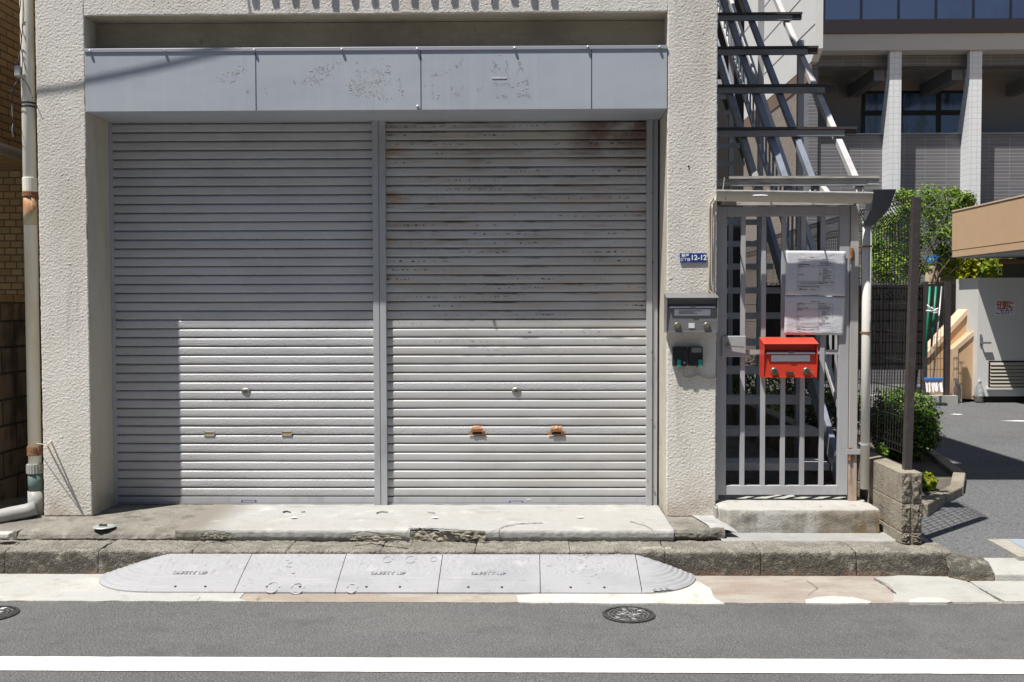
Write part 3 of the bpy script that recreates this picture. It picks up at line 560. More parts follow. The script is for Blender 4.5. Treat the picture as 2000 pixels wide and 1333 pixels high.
for px, py in [(576, 160), (697, 122), (484, 180), (850, 147), (892, 129), (1016, 125), (1019, 132), (685, 172), (740, 192), (786, 178)]:
    for _ in range(3): fleck(px+rr.gauss(0, 1), py+rr.gauss(0, 1.5), .006, mb)
mb2.build('pale_glue_mark', m_resid2, fas)['kind'] = 'stuff'; mb.build('glue_residue', m_resid, fas)['kind'] = 'stuff'
c = P(975, 153, -.009); MB().box(c.x-.05, c.x+.05, -.0095, -.006, c.z-.003, c.z+.003).build('tape_strip', m_paper, fas)
# shutters
PIT = .0655
def curtain(x0, x1, n0, n1, z0):
    mb = MB(); prof = []
    one = [(.016, .000), (.016, .0030), (.002, .0034), (-.004, .0060), (-.0068, .012), (-.0078, .026), (-.0080, .042), (-.0076, .0520), (-.0050, .0562), (-.0012, .0598), (.004, .0618), (.016, .0622)]
    for k in range(n0, n1):
        for y, z in one: prof.append((YS+y, z0+k*PIT+z))
    prof.append((YS+.016, z0+n1*PIT))
    vs = []; fs = []; nx = 28
    for y, z in prof:
        r = round((z-z0)/PIT-.45)*3.7
        for q in range(nx+1):
            x = x0+(x1-x0)*q/nx; vs.append((x, y+nz(x*1.6, r)*.0022+nz(x*5, r+9)*.0007, z+nz(x*.8, r*.31+z*.4, 5)*.0016))
    for i in range(len(prof)-1):
        for q in range(nx): a = i*(nx+1)+q; fs.append((a, a+1, a+nx+2, a+nx+1))
    return mb.add(vs, fs)
SX = [P(228, 800, YS).x, P(733, 800, YS).x, P(756, 800, YS).x, P(1262, 800, YS).x]
Z0 = ZB+.062
def shutter(x0, x1, label, sm, kind):
    t = thing('roller_shutter', None, None, (0, 0, 0)); t.parent = shop; t.location = Vector(((x0+x1)/2, YS, ZB))-shop.location; t['label'] = label
    N = 43
    curtain(x0, x1, 0, N, Z0).build('slat_curtain', sm, t)
    MB().box(x0, x1, YS-.010, YS+.012, ZB+.018, Z0-.004).build('bottom_rail', m_guide, t, bevel=.002)
    MB().box(x0, x1, YS-.014, YS+.012, ZB+.006, ZB+.0165).build('bottom_seal', m_trim, t)
    return t
s1 = shutter(SX[0], SX[1], 'clean grey roller shutter with pebbled slats on the left', m_slat_l, 0)
s2 = shutter(SX[2], SX[3], 'rust streaked grey roller shutter with taped slots on the right', m_slat_r, 1)
mb = curtain(SX[2]+.002, SX[3]-.002, 7, 8, Z0); b2 = curtain(SX[2]+.002, SX[3]-.002, 12, 13, Z0); mb.add(b2.v, b2.f)
for v in mb.v: v.y -= .0006
mb.build('pebbled_slat', m_slat_e, s2)
def lock(px, py, t):
    c = P(px, py, YS-.012); mb = MB(); z = c.z
    mb.tube([(c.x, YS-.006, z), (c.x, YS-.014, z), (c.x, YS-.018, z)], [.034, .034, .026], 20)
    for v in mb.v: v.z = z+(v.z-z)*.62
    o = mb.build('lock', m_brass, t); MB().box(c.x-.012, c.x+.012, YS-.022, YS-.016, z-.004, z+.004).build('lock_lever', m_hand, o)
lock(480, 764, s1); lock(1008, 763, s2)
def slot(px, py, t):
    c = P(px, py, YS-.012); mb = MB(); hw, hh = .038, .016
    mb.box(c.x-hw, c.x+hw, YS-.014, YS-.005, c.z+hh-.004, c.z+hh); mb.box(c.x-hw, c.x+hw, YS-.014, YS-.005, c.z-hh, c.z-hh+.004)
    mb.box(c.x-hw, c.x-hw+.004, YS-.014, YS-.005, c.z-hh, c.z+hh); mb.box(c.x+hw-.004, c.x+hw, YS-.014, YS-.005, c.z-hh, c.z+hh)
    o = mb.build('letter_slot', m_guide, t); MB().box(c.x-hw+.004, c.x+hw-.004, YS-.0105, YS-.006, c.z-hh+.004, c.z+hh-.004).build('slot_flap', m_slotb, o)
slot(409, 848, s1); slot(560, 847, s1)
def taped(px, py, t):
    c = P(px, py, YS-.012); x, z = c.x, c.z; hw = .042
    mb = MB(); rr = random.Random(int(px))
    mb.grid(lambda u, v: (x-hw*1.0+2*hw*u+rr.gauss(0, .001), YS-.020+rr.gauss(0, .001)-.012*math.sin(v*3.1), z+.006+.045*v-.006*abs(u-.5)), 10, 6)
    mb.grid(lambda u, v: (x-hw*1.45+2.9*hw*u+rr.gauss(0, .0012), YS-.016+rr.gauss(0, .0006), z-.022+.012*v), 12, 2)
    for sg in (-1, 1): mb.grid(lambda u, v: (x+sg*(hw*.95+.024*u)+rr.gauss(0, .001), YS-.0155+rr.gauss(0, .0006), z-.012+.022*v*(1-.3*u)), 3, 3)
    mb.build('tape_patch', m_tape, t); MB().box(x-hw*.85, x+hw*.85, YS-.017, YS-.012, z-.012, z+.007).build('open_slot', m_black, t)
taped(932, 845, s2); taped(1087, 845, s2)
def badge(px, py, t, wd):
    c = P(px, py, YS-.012); x, z = c.x, c.z; mb = MB()
    mb.box(x-wd/2, x+wd/2, YS-.0125, YS-.009, z-.009, z+.009); o = mb.build('badge', mat('badge_violet', (.10, .10, .21), .5), t, bevel=.004)
    m3 = MB()
    for k in range(8): m3.box(x-wd*.36+k*wd*.095, x-wd*.36+k*wd*.095+wd*.06, YS-.0135, YS-.012, z-.0035, z+.0035)
    m3.build('badge_print', m_paper, o)
badge(486, 979.5, s1, .115); badge(1008, 981, s2, .105)
MB().box(P(1033, 980, YS).x-.018, P(1033, 980, YS).x+.018, YS-.0125, YS-.009, ZB+.036, ZB+.044).build('sticker', m_paper, s2)
for (x0, x1, n) in [(P(211, 600, YS).x-.03, SX[0]+.004, 0), (SX[1]-.004, SX[2]+.004, 1), (SX[3]-.004, XR0-.0, 2)]:
    mb = MB()
    if n == 1:
        xm = (x0+x1)/2; mb.box(x0, xm-.003, YS-.045, YS+.03, ZB, ZF0+.02); mb.box(xm+.003, x1, YS-.045, YS+.03, ZB, ZF0+.02); mb.box(xm-.004, xm+.004, YS-.038, YS, ZB, ZF0+.02)
    elif n == 0: mb.box(x1-.042, x1, YS-.045, YS+.03, ZB, ZF0+.02); mb.box(x0, x1-.046, YS-.02, YS+.03, ZB, ZF0+.02)
    else: mb.box(x0, x0+.042, YS-.045, YS+.03, ZB, ZF0+.02); mb.box(x0+.046, x1-.012, YS-.03, YS+.03, ZB, ZF0+.02)
    mb.build('guide_rail', m_guide, shop, bevel=.002)
mb = MB()
for px, py in [(1274, 377), (1274, 513), (1273, 688), (1273, 820), (1275, 952)]:
    c = P(px, py, YS-.03); MB().tube([(c.x, YS-.04, c.z), (c.x, YS-.047, c.z)], .007, 8).build('screw', m_rust, shop)
# unseen bars added above the frame, shaped to throw the zigzag shadows at the top
wg = thing('shadow_bars', 'unseen upright and slanted iron bars added above the shopfront for their shadows', 'shadow bars', (-1, -.12, 4.24))
xs = [-2.03+.137*k for k in range(16)]; rr = random.Random(5)
for k, x in enumerate(xs):
    mb = MB().bar((x, -.14, 4.235+rr.random()*.03), (x, -.14, 4.9), .040, .012, (0, 1, 0))
    if k % 2 == 0 and k < 15: mb.bar((x+.137, -.14, 4.235+rr.random()*.03), (x+.02, -.14, 4.72), .028, .012, (0, 1, 0))
    mb.build('bar', m_steel, wg)
MB().box(-2.06, .06, -.15, -.13, 4.9, 4.93).build('top_rail', m_steel, wg); MB().box(-2.06, -2.03, -.14, .01, 4.88, 4.91).box(.03, .06, -.14, .01, 4.88, 4.91).build('wall_bracket', m_steel, wg)
# small hole in the pillar: a black disc stands in for its shade
c = P(1345, 325, -.004); MB().tube([(c.x, -.0055, c.z), (c.x, .002, c.z)], .006, 10).build('hole_shade_disc', m_black, shop)
# overhead service cable (throws the slanting shadow)
A = P(60, 190, 0)-SD*1.9; B = P(500, 98, 0)-SD*1.9; d = (B-A)
pts = [A+d*t+Vector((0, 0, .10*(abs(t-.5)**2))) for t in [-2.5+.1*i for i in range(36)]] + [B+d*.06+Vector((.3, 1.0, 1.8)), B+d*.1+Vector((.5, 2.2, 4.5))]
tag(MB().tube(pts, .008, 8).build('overhead_cable', m_wirecab, smooth=True), 'thick black service cable crossing above the street', 'cable')
ob = thing('opposite_building', 'plain grey brown building across the street behind the camera', 'building', (0, -13, 0))
MB().box(-22, 18, -20, -13, 0, 8.5).build('wall', mat('opposite_wall', (.20, .18, .155), .9), ob)
for k in range(9): MB().box(-20+4*k, -18+4*k, -12.99, -12.96, 1.2, 2.6).box(-20+4*k, -18+4*k, -12.99, -12.96, 4.6, 6.0).build('window', m_wglass, ob)
# ================================================================ LEFT DOWNPIPE
px0 = P(60, 600, .045).x
dp = thing('drain_pipe', 'cream drain pipe with rusty bands at the left corner of the shop', 'drain pipe', (px0, .045, .25))
XP = P(63, 600, .045).x
MB().tube([(XP, .045, .56), (XP, .045, 6.5)], .0445, 20).build('pipe', m_pipe, dp, smooth=True)
mb = MB().tube([(XP, .045, .535), (XP, .045, .60)], .056, 20)
for k in range(20): mb.box(XP+.055*math.cos(k*.314)-.003, XP+.055*math.cos(k*.314)+.003, .045+.055*math.sin(k*.314)-.003, .045+.055*math.sin(k*.314)+.003, .54, .595)
mb.build('coupling', m_pipeg, dp)
MB().tube([(XP, .045, .40), (XP, .045, .54)], .049, 20).build('green_sleeve', m_pipet, dp, smooth=True)
MB().tube([(XP, .045, .24), (XP, .045, .41)], .052, 20).build('collar', m_pipeg, dp, smooth=True)
MB().tube([(XP+.03, -.02, .30), (XP-.02, -.05, .285), (XP-.10, -.10, .275), (XP-.22, -.19, .255), (XP-.34, -.28, .235), (XP-.7, -.36, .21)], .050, 18).build('elbow', m_pipeg, dp, smooth=True)
MB().tube([(XP-.17, -.152, .264), (XP-.175, -.156, .263)], .0535, 18).build('elbow_joint', m_pipeg, dp)
MB().tube([(XP, .045, P(60, 888, 0).z-.012), (XP, .045, P(60, 870, 0).z-.012)], .052, 20).build('band', m_rust, dp, bevel=.004)
MB().tube([(XP, .045, P(60, 384, 0).z), (XP, .045, P(60, 374, 0).z)], .051, 20).build('band', m_rust, dp, bevel=.004)
MB().tube([(XP, .045, P(60, 440, 0).z), (XP, .045, P(60, 384, 0).z)], .0455, 20).build('rusted_section', mat('rust_stained_cream', (.58, .50, .36), .6, layers=[((.36, .15, .05), (18, 18, 7), .42, .60, .95, (2.30, 2.42))]), dp, smooth=True)
MB().tube([(XP, .045, P(60, 346, 0).z-.1), (XP, .045, P(60, 346, 0).z)], .049, 20).build('socket', m_pipe, dp, bevel=.004)
for py in (200, 207): MB().tube([(XP, .045, P(60, py, 0).z-.006), (XP, .045, P(60, py, 0).z+.006)], .047, 20).build('black_tape', m_hand, dp)
J = Vector((-3.297, -.148, .760))
mb = MB().tube([(XP+.045, .01, P(60, 880, 0).z), (XP+.06, -.05, .76), J], .0025, 6)
for px, py in [(100, 862), (102, 889)]:
    w0 = P(px, py, 0); mb.tube([J, J+(w0-J)*.5, w0], .0065, 8)
mb.build('wall_bracket', m_rod, dp)
# loose cables beside the pipe
def wiggle(pts, n=6):
    out = []
    for i in range(len(pts)-1):
        for j in range(n):
            t = j/n; p0 = pts[max(0, i-1)]; p1 = pts[i]; p2 = pts[i+1]; p3 = pts[min(len(pts)-1, i+2)]
            out.append(.5*((2*p1)+(p2-p0)*t+(2*p0-5*p1+4*p2-p3)*t*t+(3*p1-p0-3*p2+p3)*t**3))
    return out+[pts[-1]]
lc = thing('loose_cables', 'tangle of thin black cables hanging on the cream drain pipe', 'cables', tuple(P(40, 150, -.02)))
for pl, r, mm in [([(44, -60), (40, 10), (37, 40), (42, 75), (40, 95), (36, 125), (38, 150), (28, 170), (24, 200), (25, 235), (31, 262)], .0035, m_wirecab),
              ([(45, -60), (45, 20), (44, 60), (41, 90), (44, 110), (43, 140), (40, 155)], .0028, m_wirecab), ([(30, 122), (32, 140), (42, 152), (50, 160), (58, 175), (64, 192)], .0028, m_wirecab),
              ([(16, 178), (26, 178), (38, 181)], .002, m_wirecab), ([(26, 240), (24, 255), (26, 268)], .0035, m_pipeg), ([(42, -60), (47, 25), (44, 50)], .003, m_pipeg)]:
    MB().tube(wiggle([P(x, y, -.02+.004*i*(-1)**i) for i, (x, y) in enumerate(pl)]), r, 6).build('cable', mm, lc, smooth=True)
c = P(37, 142, -.02); MB().box(c.x-.02, c.x+.025, -.05, -.01, c.z-.035, c.z+.04).build('junction_box', m_pipeg, lc, bevel=.008)
# ================================================================ LEFT NEIGHBOUR
nb = thing('brick_house', 'neighbouring house of yellow brown tile left of the drain pipe', 'building', (-5.5, 2.6, .2))
MB().box(-9, -3.55, 2.6, 9, .1, 7.5).build('wall', m_brickF, nb)
zb = P(0, 300, 1.6).z
MB().box(-9, -4.46, -.5, 2.59, zb, 7.5).build('upper_wall', m_brickS, nb)
MB().tube([(-4.44, -.5, zb+.02), (-4.44, 2.55, zb+.02)], .05, 10).build('ledge_pipe', m_wpipe, nb, smooth=True)
cz = P(20, 575, .8).z
bw = thing('block_wall', 'stained old concrete block wall in the narrow alley at left', 'wall', (-4.05, 1.5, .2))
MB().box(-4.2, -4.0, -.2, 2.55, .1, cz-.075).build('blocks', m_cblockw, bw)
mb = MB(); y = -.2
while y < 2.5: mb.box(-4.21, -3.985, y, y+.092, cz-.07, cz); y += .1
mb.build('coping', m_brickS, bw, bevel=.006)
# ================================================================ PILLAR FITTINGS
# grey mailbox
def mailbox(name, label, cat, x0, x1, z0, zf, zb_, y0, y1, body, inner, keyhole, plate_extra):
    t = thing(name, label, cat, ((x0+x1)/2, y1, z0))
    # hollow look: shell with a forward hood, front panel set back
    mb = MB(); e = .006
    mb.prism([(y1, z0), (y0+.02, z0), (y0, zf), (y1, zb_)], 'x', x0, x0+e); mb.prism([(y1, z0), (y0+.02, z0), (y0, zf), (y1, zb_)], 'x', x1-e, x1)
    mb.prism([(y0-.004, zf), (y0-.004, zf+.005), (y1, zb_+.005), (y1, zb_)], 'x', x0-.003, x1+.003)
    mb.box(x0+e, x1-e, y0+.02, y1, z0, z0+e)
    mb.box(x0+e, x1-e, y0+.024, y0+.03, z0+e, zf-.06)
    mb.box(x0+e, x1-e, y0+.045, y0+.05, zf-.075, zf+.002)
    mb.build('body', body, t, bevel=.0015)
    zfl = zf-.062
    MB().prism([(y0+.004, zfl-.004), (y0+.002, zfl), (y0+.045, zfl+.022), (y0+.048, zfl+.018)], 'x', x0+.02, x1-.02).build('flap', m_flap, t)
    xm = (x0+x1)/2; MB().box(xm-.018, xm+.018, y0-.001, y0+.02, zfl+.0, zfl+.011).build('flap_pull', m_hand, t)
    MB().box(x0+.055, x1-.050, y0+.020, y0+.0235, zfl-.056, zfl-.012).build('name_card', m_paper, t)
    for xx in (x0+.075, x1-.075):
        mb = MB().tube([(xx, y0+.024, z0+.046), (xx, y0+.012, z0+.046), (xx, y0+.006, z0+.046)], [.024, .024, .018], 20)
        k = mb.build('lock_dial', m_knob, t); MB().tube([(xx, y0+.0065, z0+.046), (xx, y0+.0045, z0+.046)], .015, 16).build('dial_face', m_hand if not plate_extra else m_brass, k)
    if plate_extra:
        MB().box(xm-.022, xm+.018, y0+.020, y0+.0235, z0+.03, z0+.064).build('sticker', m_paper, t)
        mb = MB(); rr = random.Random(4)
        for r_, wd in ((0, .15), (1, .10), (2, .12)):
            x = x0+.085
            while x < x0+.085+wd: l = .003+rr.random()*.006; mb.box(x, x+l, y0+.0185, y0+.0205, zfl-.026-.009*r_, zfl-.022-.009*r_); x += l+.0015
        mb.build('card_print', m_ink, t)
    else:
        MB().box(xm-.028, xm+.022, y0+.012, y0+.024, z0+.022, z0+.04).build('latch', m_hand, t)
        MB().tube([(x1-.045, y0+.016, z0+.044), (x1-.025, y0+.008, z0+.034)], .004, 8).build('key_stub', m_knob, t)
    return t
mailbox('mailbox', 'grey stainless mailbox with a printed white card on the stucco pillar', 'mailbox', .942, 1.292, P(1350, 650, -.13).z, P(1350, 583, -.13).z, P(1350, 577, 0).z+.012, -.135, -.004, m_stain, None, True, True)
mailbox('mailbox', 'bright red mailbox with a blank white card hung on the gate bars', 'mailbox', 1.620, 1.990, P(1540, 738, -.04).z, P(1540, 673, -.05).z, P(1540, 660, .08).z, -.055, .078, m_red, None, True, False)
# meters
for x0, x1, lab, tx in [(.997, 1.098, 'small black plastic box with teal tab, left of the pair below grey mailbox', .042), (1.106, 1.206, 'small black plastic box with clear window, right of the pair below grey mailbox', .080)]:
    t = thing('bell_box', lab, 'electric box', ((x0+x1)/2, 0, 1.29), 'two black boxes under the grey mailbox')
    MB().box(x0, x1, -.045, -.004, 1.290, 1.424).build('case', m_blackp, t, bevel=.006)
    MB().box(x0+tx-.012, x0+tx+.014, -.050, -.02, 1.288, 1.335).build('teal_tab', m_teal, t, bevel=.002)
    if tx > .05: MB().box(x0+.02, x1-.012, -.050, -.044, 1.385, 1.418).build('window', m_stain, t, bevel=.003)
    else: MB().tube([(x0+.08, -.049, 1.315), (x0+.08, -.044, 1.315)], .006, 10).build('screw', m_rod, t)
cw = thing('bell_cable', 'thin grey cable looping from the two black boxes to the gate', 'cable', (1.1, -.02, 1.2))
MB().tube(wiggle([P(x, y, -.016) for x, y in [(1334, 716), (1333, 728), (1336, 736), (1348, 738), (1362, 733), (1372, 737), (1386, 740), (1396, 738)]]), .0045, 6).tube(wiggle([P(x, y, -.016) for x, y in [(1362, 716), (1360, 726), (1364, 735)]]), .004, 6).build('cable', m_cond, cw, smooth=True)
# address plate
ap = thing('address_plate', 'small blue address plate reading 12-12 on the stucco pillar', 'sign', (1.15, -.01, 2.04))
ax0, ax1, az0, az1 = P(1328, 500, -.01).x, P(1380, 500, -.01).x, P(1350, 513, -.01).z, P(1350, 495, -.01).z
MB().box(ax0, ax1, -.012, -.004, az0, az1).build('plate', m_blue, ap, bevel=.002)
mb = MB(); am = (az0+az1)/2
text(mb, '12-12', .048, (ax0+.128, -.0128, am), extr=.0006, bold=.0012)
text(mb, '根岸', .026, (ax0+.036, -.0128, am+.014), extr=.0006, bold=.0005); text(mb, '三丁目', .0235, (ax0+.036, -.0128, am-.014), extr=.0006, bold=.0005)
mb.build('lettering', m_wl, ap)
cn = thing('wall_conduit', 'thin beige conduit down the right edge of the stucco pillar', 'conduit', tuple(P(1388, 575, -.02)))
MB().tube(wiggle([P(x, y, -.015) for x, y in [(1398, 374), (1392, 390), (1386, 402), (1385, 440), (1386, 500), (1384, 560), (1387, 570), (1393, 576)]]), .008, 8).tube(wiggle([P(x, y, -.02) for x, y in [(1391, 400), (1390, 480), (1390, 550), (1394, 572)]]), .005, 6).build('conduit', m_cond, cn, smooth=True)
# ================================================================ GATE
YG = .10
def gx(px): return P(px, 700, YG).x
def gz(py): return P(1530, py, YG).z
gate = thing('steel_gate', 'grey painted steel gate of upright bars before the stairs', 'gate', (1.8, YG, .33))
gl, gr_ = gx(1402), gx(1656); zt, zbm = gz(404), gz(966)
mb = MB(); mb.box(gl, gl+.056, YG-.02, YG+.02, zbm, zt); mb.box(gr_-.070, gr_, YG-.02, YG+.02, zbm, zt)
mb.box(gl+.056, gr_-.070, YG-.02, YG+.02, zt-.068, zt); mb.box(gl+.056, gr_-.070, YG-.02, YG+.02, zbm, gz(948)); mb.build('frame', m_steel, gate, bevel=.003)
for px in (1450, 1490, 1529, 1567, 1605):
    x = gx(px); MB().box(x-.016, x+.016, YG-.012, YG+.012, gz(948), zt-.068).build('bar', m_steel, gate, bevel=.002)
mb = MB()
zs = gz(688)
mb.box(gl+.056, gr_-.070, YG-.004, YG+.008, zs-.016, zs+.016); mb.build('mid_rail', m_steel, gate)
lp = MB().box(gx(1408), gx(1455), YG-.034, YG-.022, gz(697), gz(656)).build('lock_plate', m_steel, gate, bevel=.006)
z_ = gz(675); MB().tube([(gx(1419), YG-.034, z_), (gx(1419), YG-.055, z_)], .014, 12).tube([(gx(1419), YG-.052, z_), (gx(1450), YG-.056, z_-.006)], .008, 8).build('lever', m_brass, lp)
pst = MB().box(gx(1657), gx(1673), YG-.03, YG+.03, .325, zt+.01).build('post', m_steelr, gate, bevel=.003)
for py in (498, 885):
    MB().tube([(gx(1658), YG-.034, gz(py+12)), (gx(1658), YG-.034, gz(py-12))], .014, 10).build('hinge', m_rust, gate)
MB().box(gx(1650), gx(1682), YG-.048, YG-.036, gz(886), gz(876)).build('strap', m_steel, gate)
MB().box(P(1396,600,.12).x, gl-.003, .05, .14, .34, zt+.01).build('latch_post', m_steel, gate)
# notices
def notice(pts, label, seed):
    a, b, c, d = [P(x, y, .066) for x, y in pts]
    t = thing('notice_sheet', label, 'notice', tuple((a+c)/2))
    def at(u, v): return (a*(1-u)+b*u)*(1-v)+(d*(1-u)+c*u)*v
    mb = MB().grid(lambda u, v: at(u, v)+Vector((0, -.003+.004*math.sin(u*7+seed)*math.sin(v*4+seed), 0)), 20, 14); o = mb.build('sheet', m_paperl, t, smooth=True)
    so = o.modifiers.new('thick', 'SOLIDIFY'); so.thickness = .001
    ink = MB(); rul = MB(); rr = random.Random(seed)
    def seg(dst, u0, u1, v, h):
        y = Vector((0, -.0075, 0)); dst.add([at(u0, v)+y, at(u1, v)+y, at(u1, v+h)+y, at(u0, v+h)+y], [(0, 1, 2, 3)])
    for v in (.19, .32, .36, .68, .77): seg(rul, .20, .80, v, .006)
    for u in (.20, .56, .80): rul.add([at(u, .19)+Vector((0, -.0075, 0)), at(u+.004, .19)+Vector((0, -.0075, 0)), at(u+.004, .88)+Vector((0, -.0075, 0)), at(u, .88)+Vector((0, -.0075, 0))], [(0, 1, 2, 3)])
    def line(u0, u1, v, dens=.9):
        u = u0
        while u < u1:
            l = .006+rr.random()*.014
            if rr.random() < dens: seg(ink, u, u+l, v, .016)
            u += l+.004
    line(.40, .56, .135); line(.21, .33, .185); line(.21, .32, .22); line(.21, .38, .30); line(.21, .28, .345); line(.57, .66, .18); line(.57, .70, .24); line(.57, .76, .28); line(.57, .72, .315)
    for k in range(8): line(.62, .66+rr.random()*.12, .39+.036*k)
    line(.57, .60, .50); line(.57, .60, .54); line(.21, .30, .53)
    line(.21, .62, .715); line(.57, .78, .70); line(.21, .56, .795); line(.21, .26, .84); line(.23, .36, .86); line(.42, .50, .86)
    ink.build('print', m_ink, t); rul.build('table_rules', m_inkl, t)
notice([(1535, 490), (1652, 491), (1650, 579), (1533, 577)], 'upper laminated notice sheet with a printed table on the gate', 1)
notice([(1533, 578), (1650, 580), (1647, 655), (1531, 654)], 'lower laminated notice sheet reddish at its lower left, above the red mailbox', 2)
# canopy gutter
cg = thing('canopy_gutter', 'weathered pale rain gutter along the canopy above the gate', 'gutter', (1.8, -.1, 2.42))
xa, xb = P(1397, 385, -.12).x, P(1700, 385, -.12).x; zg = P(1550, 374, -.12).z
mb = MB(); n = 12
def gp(u, v, r): th = math.pi+math.pi*u; return (xa+(xb-xa)*v, -.12+r*math.cos(th), zg-.02*v+r*math.sin(th)*1.25)
mb.grid(lambda u, v: gp(u, v, .052), n, 6); mb.grid(lambda u, v: gp(u, v, .048), n, 6)
mb.build('trough', m_gutterw, cg, smooth=True)
mb = MB().tube([(xa, -.173, zg), (xb, -.173, zg-.02)], .006, 6).build('lip', m_weath, cg)
for px in (1418, 1508, 1592, 1685):
    x = P(px, 385, -.17).x; MB().tube([(x, -.175, zg), (x, -.155, zg-.05), (x, -.12, zg-.068), (x+.01, -.07, zg-.045), (x+.012, .0, zg+.02)], .0055, 6).build('hanger', m_weath, cg)
MB().box(P(1440,400,0).x, P(1668, 400, 0).x, .0, .022, P(1550, 401, 0).z, P(1550, 384, 0).z).build('fascia_board', m_weath, cg)
MB().box(P(1400,400,.03).x, P(1672, 400, .03).x, .03, .09, zt+.003, zt+.05).build('lintel', m_purlt, cg)
c = P(1483, 379, -.17); MB().grid(lambda u, v: (c.x-.045+.1*u, -.176+.012*v, c.z-.012+.028*v*math.sin(.3+u*2.5)), 8, 3).build('torn_tape', m_cloth, cg)
MB().tube([P(1412, 371, -.1), P(1415, 347, -.1)], .003, 6).build('wire_stub', m_weath, cg)
# right downpipe with hopper
X2 = P(1691, 700, .02).x
rp = thing('drain_pipe', 'white drain pipe with dark hopper between gate and mesh fence', 'drain pipe', (X2, .02, .4))
MB().tube([(X2, .02, P(1691, 955, .02).z), (X2, .02, P(1691, 432, .02).z)], .030, 18).build('pipe', m_wpipe, rp, smooth=True)
hx0, hx1 = P(1697, 380, -.03).x, P(1744, 380, -.03).x; hz = [P(1720, y, -.03).z for y in (372, 412, 425, 440)]
mb = MB(); mb.add([(hx0, -.10, hz[0]), (hx1, -.10, hz[0]), (hx1, .06, hz[0]), (hx0, .06, hz[0]), (hx0+.005, -.06, hz[1]), (hx1-.04, -.06, hz[1]), (hx1-.04, .05, hz[1]), (hx0+.005, .05, hz[1]),
    (X2-.035, -.02, hz[3]), (X2+.035, -.02, hz[3]), (X2+.035, .05, hz[3]), (X2-.035, .05, hz[3])], [(3,2,1,0), (0,1,5,4), (1,2,6,5), (2,3,7,6), (3,0,4,7), (4,5,9,8), (5,6,10,9), (6,7,11,10), (7,4,8,11), (8,9,10,11)])
mb.build('hopper', m_hopper, rp, bevel=.006)
for py in (482, 650, 868):
    z = P(1691, py, .02).z; MB().tube([(X2, .02, z-.006), (X2, .02, z+.006)], .034, 16).bar((X2, .03, z), (X2-.03, .12, z), .01).build('clip', m_rust if py != 868 else m_steel, rp)
# ================================================================ STAIRS
st = thing('exterior_staircase', 'steel outside staircase climbing behind the gate under open roof beams', 'staircase', (1.8, .6, .3))
XS0, XS1 = 1.34, 2.27
for k in range(22):
    y, z = .60+.25*k, .52+.225*k
    mb = MB().prism([(y-.012, z), (y-.012, z-.055), (y-.006, z-.055), (y-.006, z-.008), (y+.25, z-.008), (y+.25, z)], 'x', XS0, XS1); mb.build('tread', m_tread, st)
def sloped(x0, x1, y0, z0, y1, z1, h, name, mm):
    return MB().prism([(y0, z0-h/2), (y1, z1-h/2), (y1, z1+h/2), (y0, z0+h/2)], 'x', x0, x1).build(name, mm, st)
SL = .225/.25
sloped(XS1, XS1+.04, .42, .46, 6.1, .46+5.68*SL, .19, 'stringer', m_steelb)
sloped(XS0-.03, XS0, .42, .46, 6.1, .46+5.68*SL, .19, 'stringer', m_steelb)
sloped(2.30, 2.34, .30, .46+.30, 6.0, .46+.30+5.7*SL, .05, 'lower_rail', m_stairw)
sloped(2.29, 2.33, .30, 1.42-.08, 6.0, 1.34+5.7*SL, .05, 'handrail', m_stairw)
for k in range(40):
    y = .32+.14*k; z = .76+(y-.3)*SL
    MB().box(2.305, 2.321, y-.008, y+.008, z, z+.60).build('baluster', m_stairw if k < 6 else m_steelb, st)  # front balusters whitened as if sunlit, the rest kept in darker steel
RSL = .86
YP = [.10, .60, 1.10, 1.60, 2.10]
for k in range(8):
    y = .10+.5*k; z = 2.575+.4275*k
    xe = 2.45
    o = MB().box(1.32, xe-.085, y, y+.03, z-.036, z+.012).build('purlin', m_weath if k == 0 else m_purl, st, bevel=.002)
    MB().box(1.32 if k else 1.40, xe, y-.012, y+.06, z+.014, z+.032).box(xe-.083, xe-.004, y-.002, y+.035, z-.03, z+.0135).build('purlin_cap', m_purlt if k else m_weath, o)
for x, mm in [(2.325, m_stairw), (2.02, m_steelb), (1.83, m_steelb), (1.62, m_purl)]:
    MB().prism([(.12, 2.53), (4.2, 2.53+4.08*.855), (4.2, 2.47+4.08*.855), (.12, 2.47)], 'x', x-.022, x+.022).build('rafter', mm, st)
for (x, y) in [(2.33, 1.70), (2.33, 3.15), (1.36, 3.15), (2.33, 4.6)]:
    MB().box(x-.025, x+.025, y-.025, y+.025, .30, 2.5+y*.86).build('post', m_steel, st)
MB().prism([(.30, 2.38), (.30, 2.46), (1.0, 2.80), (1.0, 2.72)], 'x', 2.18, 2.22).build('brace', m_stairw, st)
tag(MB().box(1.31, 2.95, 6.8, 7.1, .1, 8).build('stair_shade_wall', mat('stair_shade_dark', (.035, .033, .03), .9)), 'added dark wall standing in for the shade behind the outside staircase', 'wall')  # near-black wall added to hold the shade behind the treads
# canopy slab over the upper landing: its edge shades the upper stairs and the lot
la = thing('landing_roof', 'flat roof slab over the upper landing of the outside stairs', 'roof', (1.9, 4, 6.6))
MB().box(1.95, 2.57, .75, 9, 6.58, 6.72).box(1.31, 2.57, -.08, .749, 6.58, 6.72).build('slab', m_bgwhite, la); MB().box(1.31, 2.60, -.11, -.08, 6.55, 6.75).build('fascia_board', m_trim, la)  # unseen slab; rear cut narrow so sun reaches the shrub
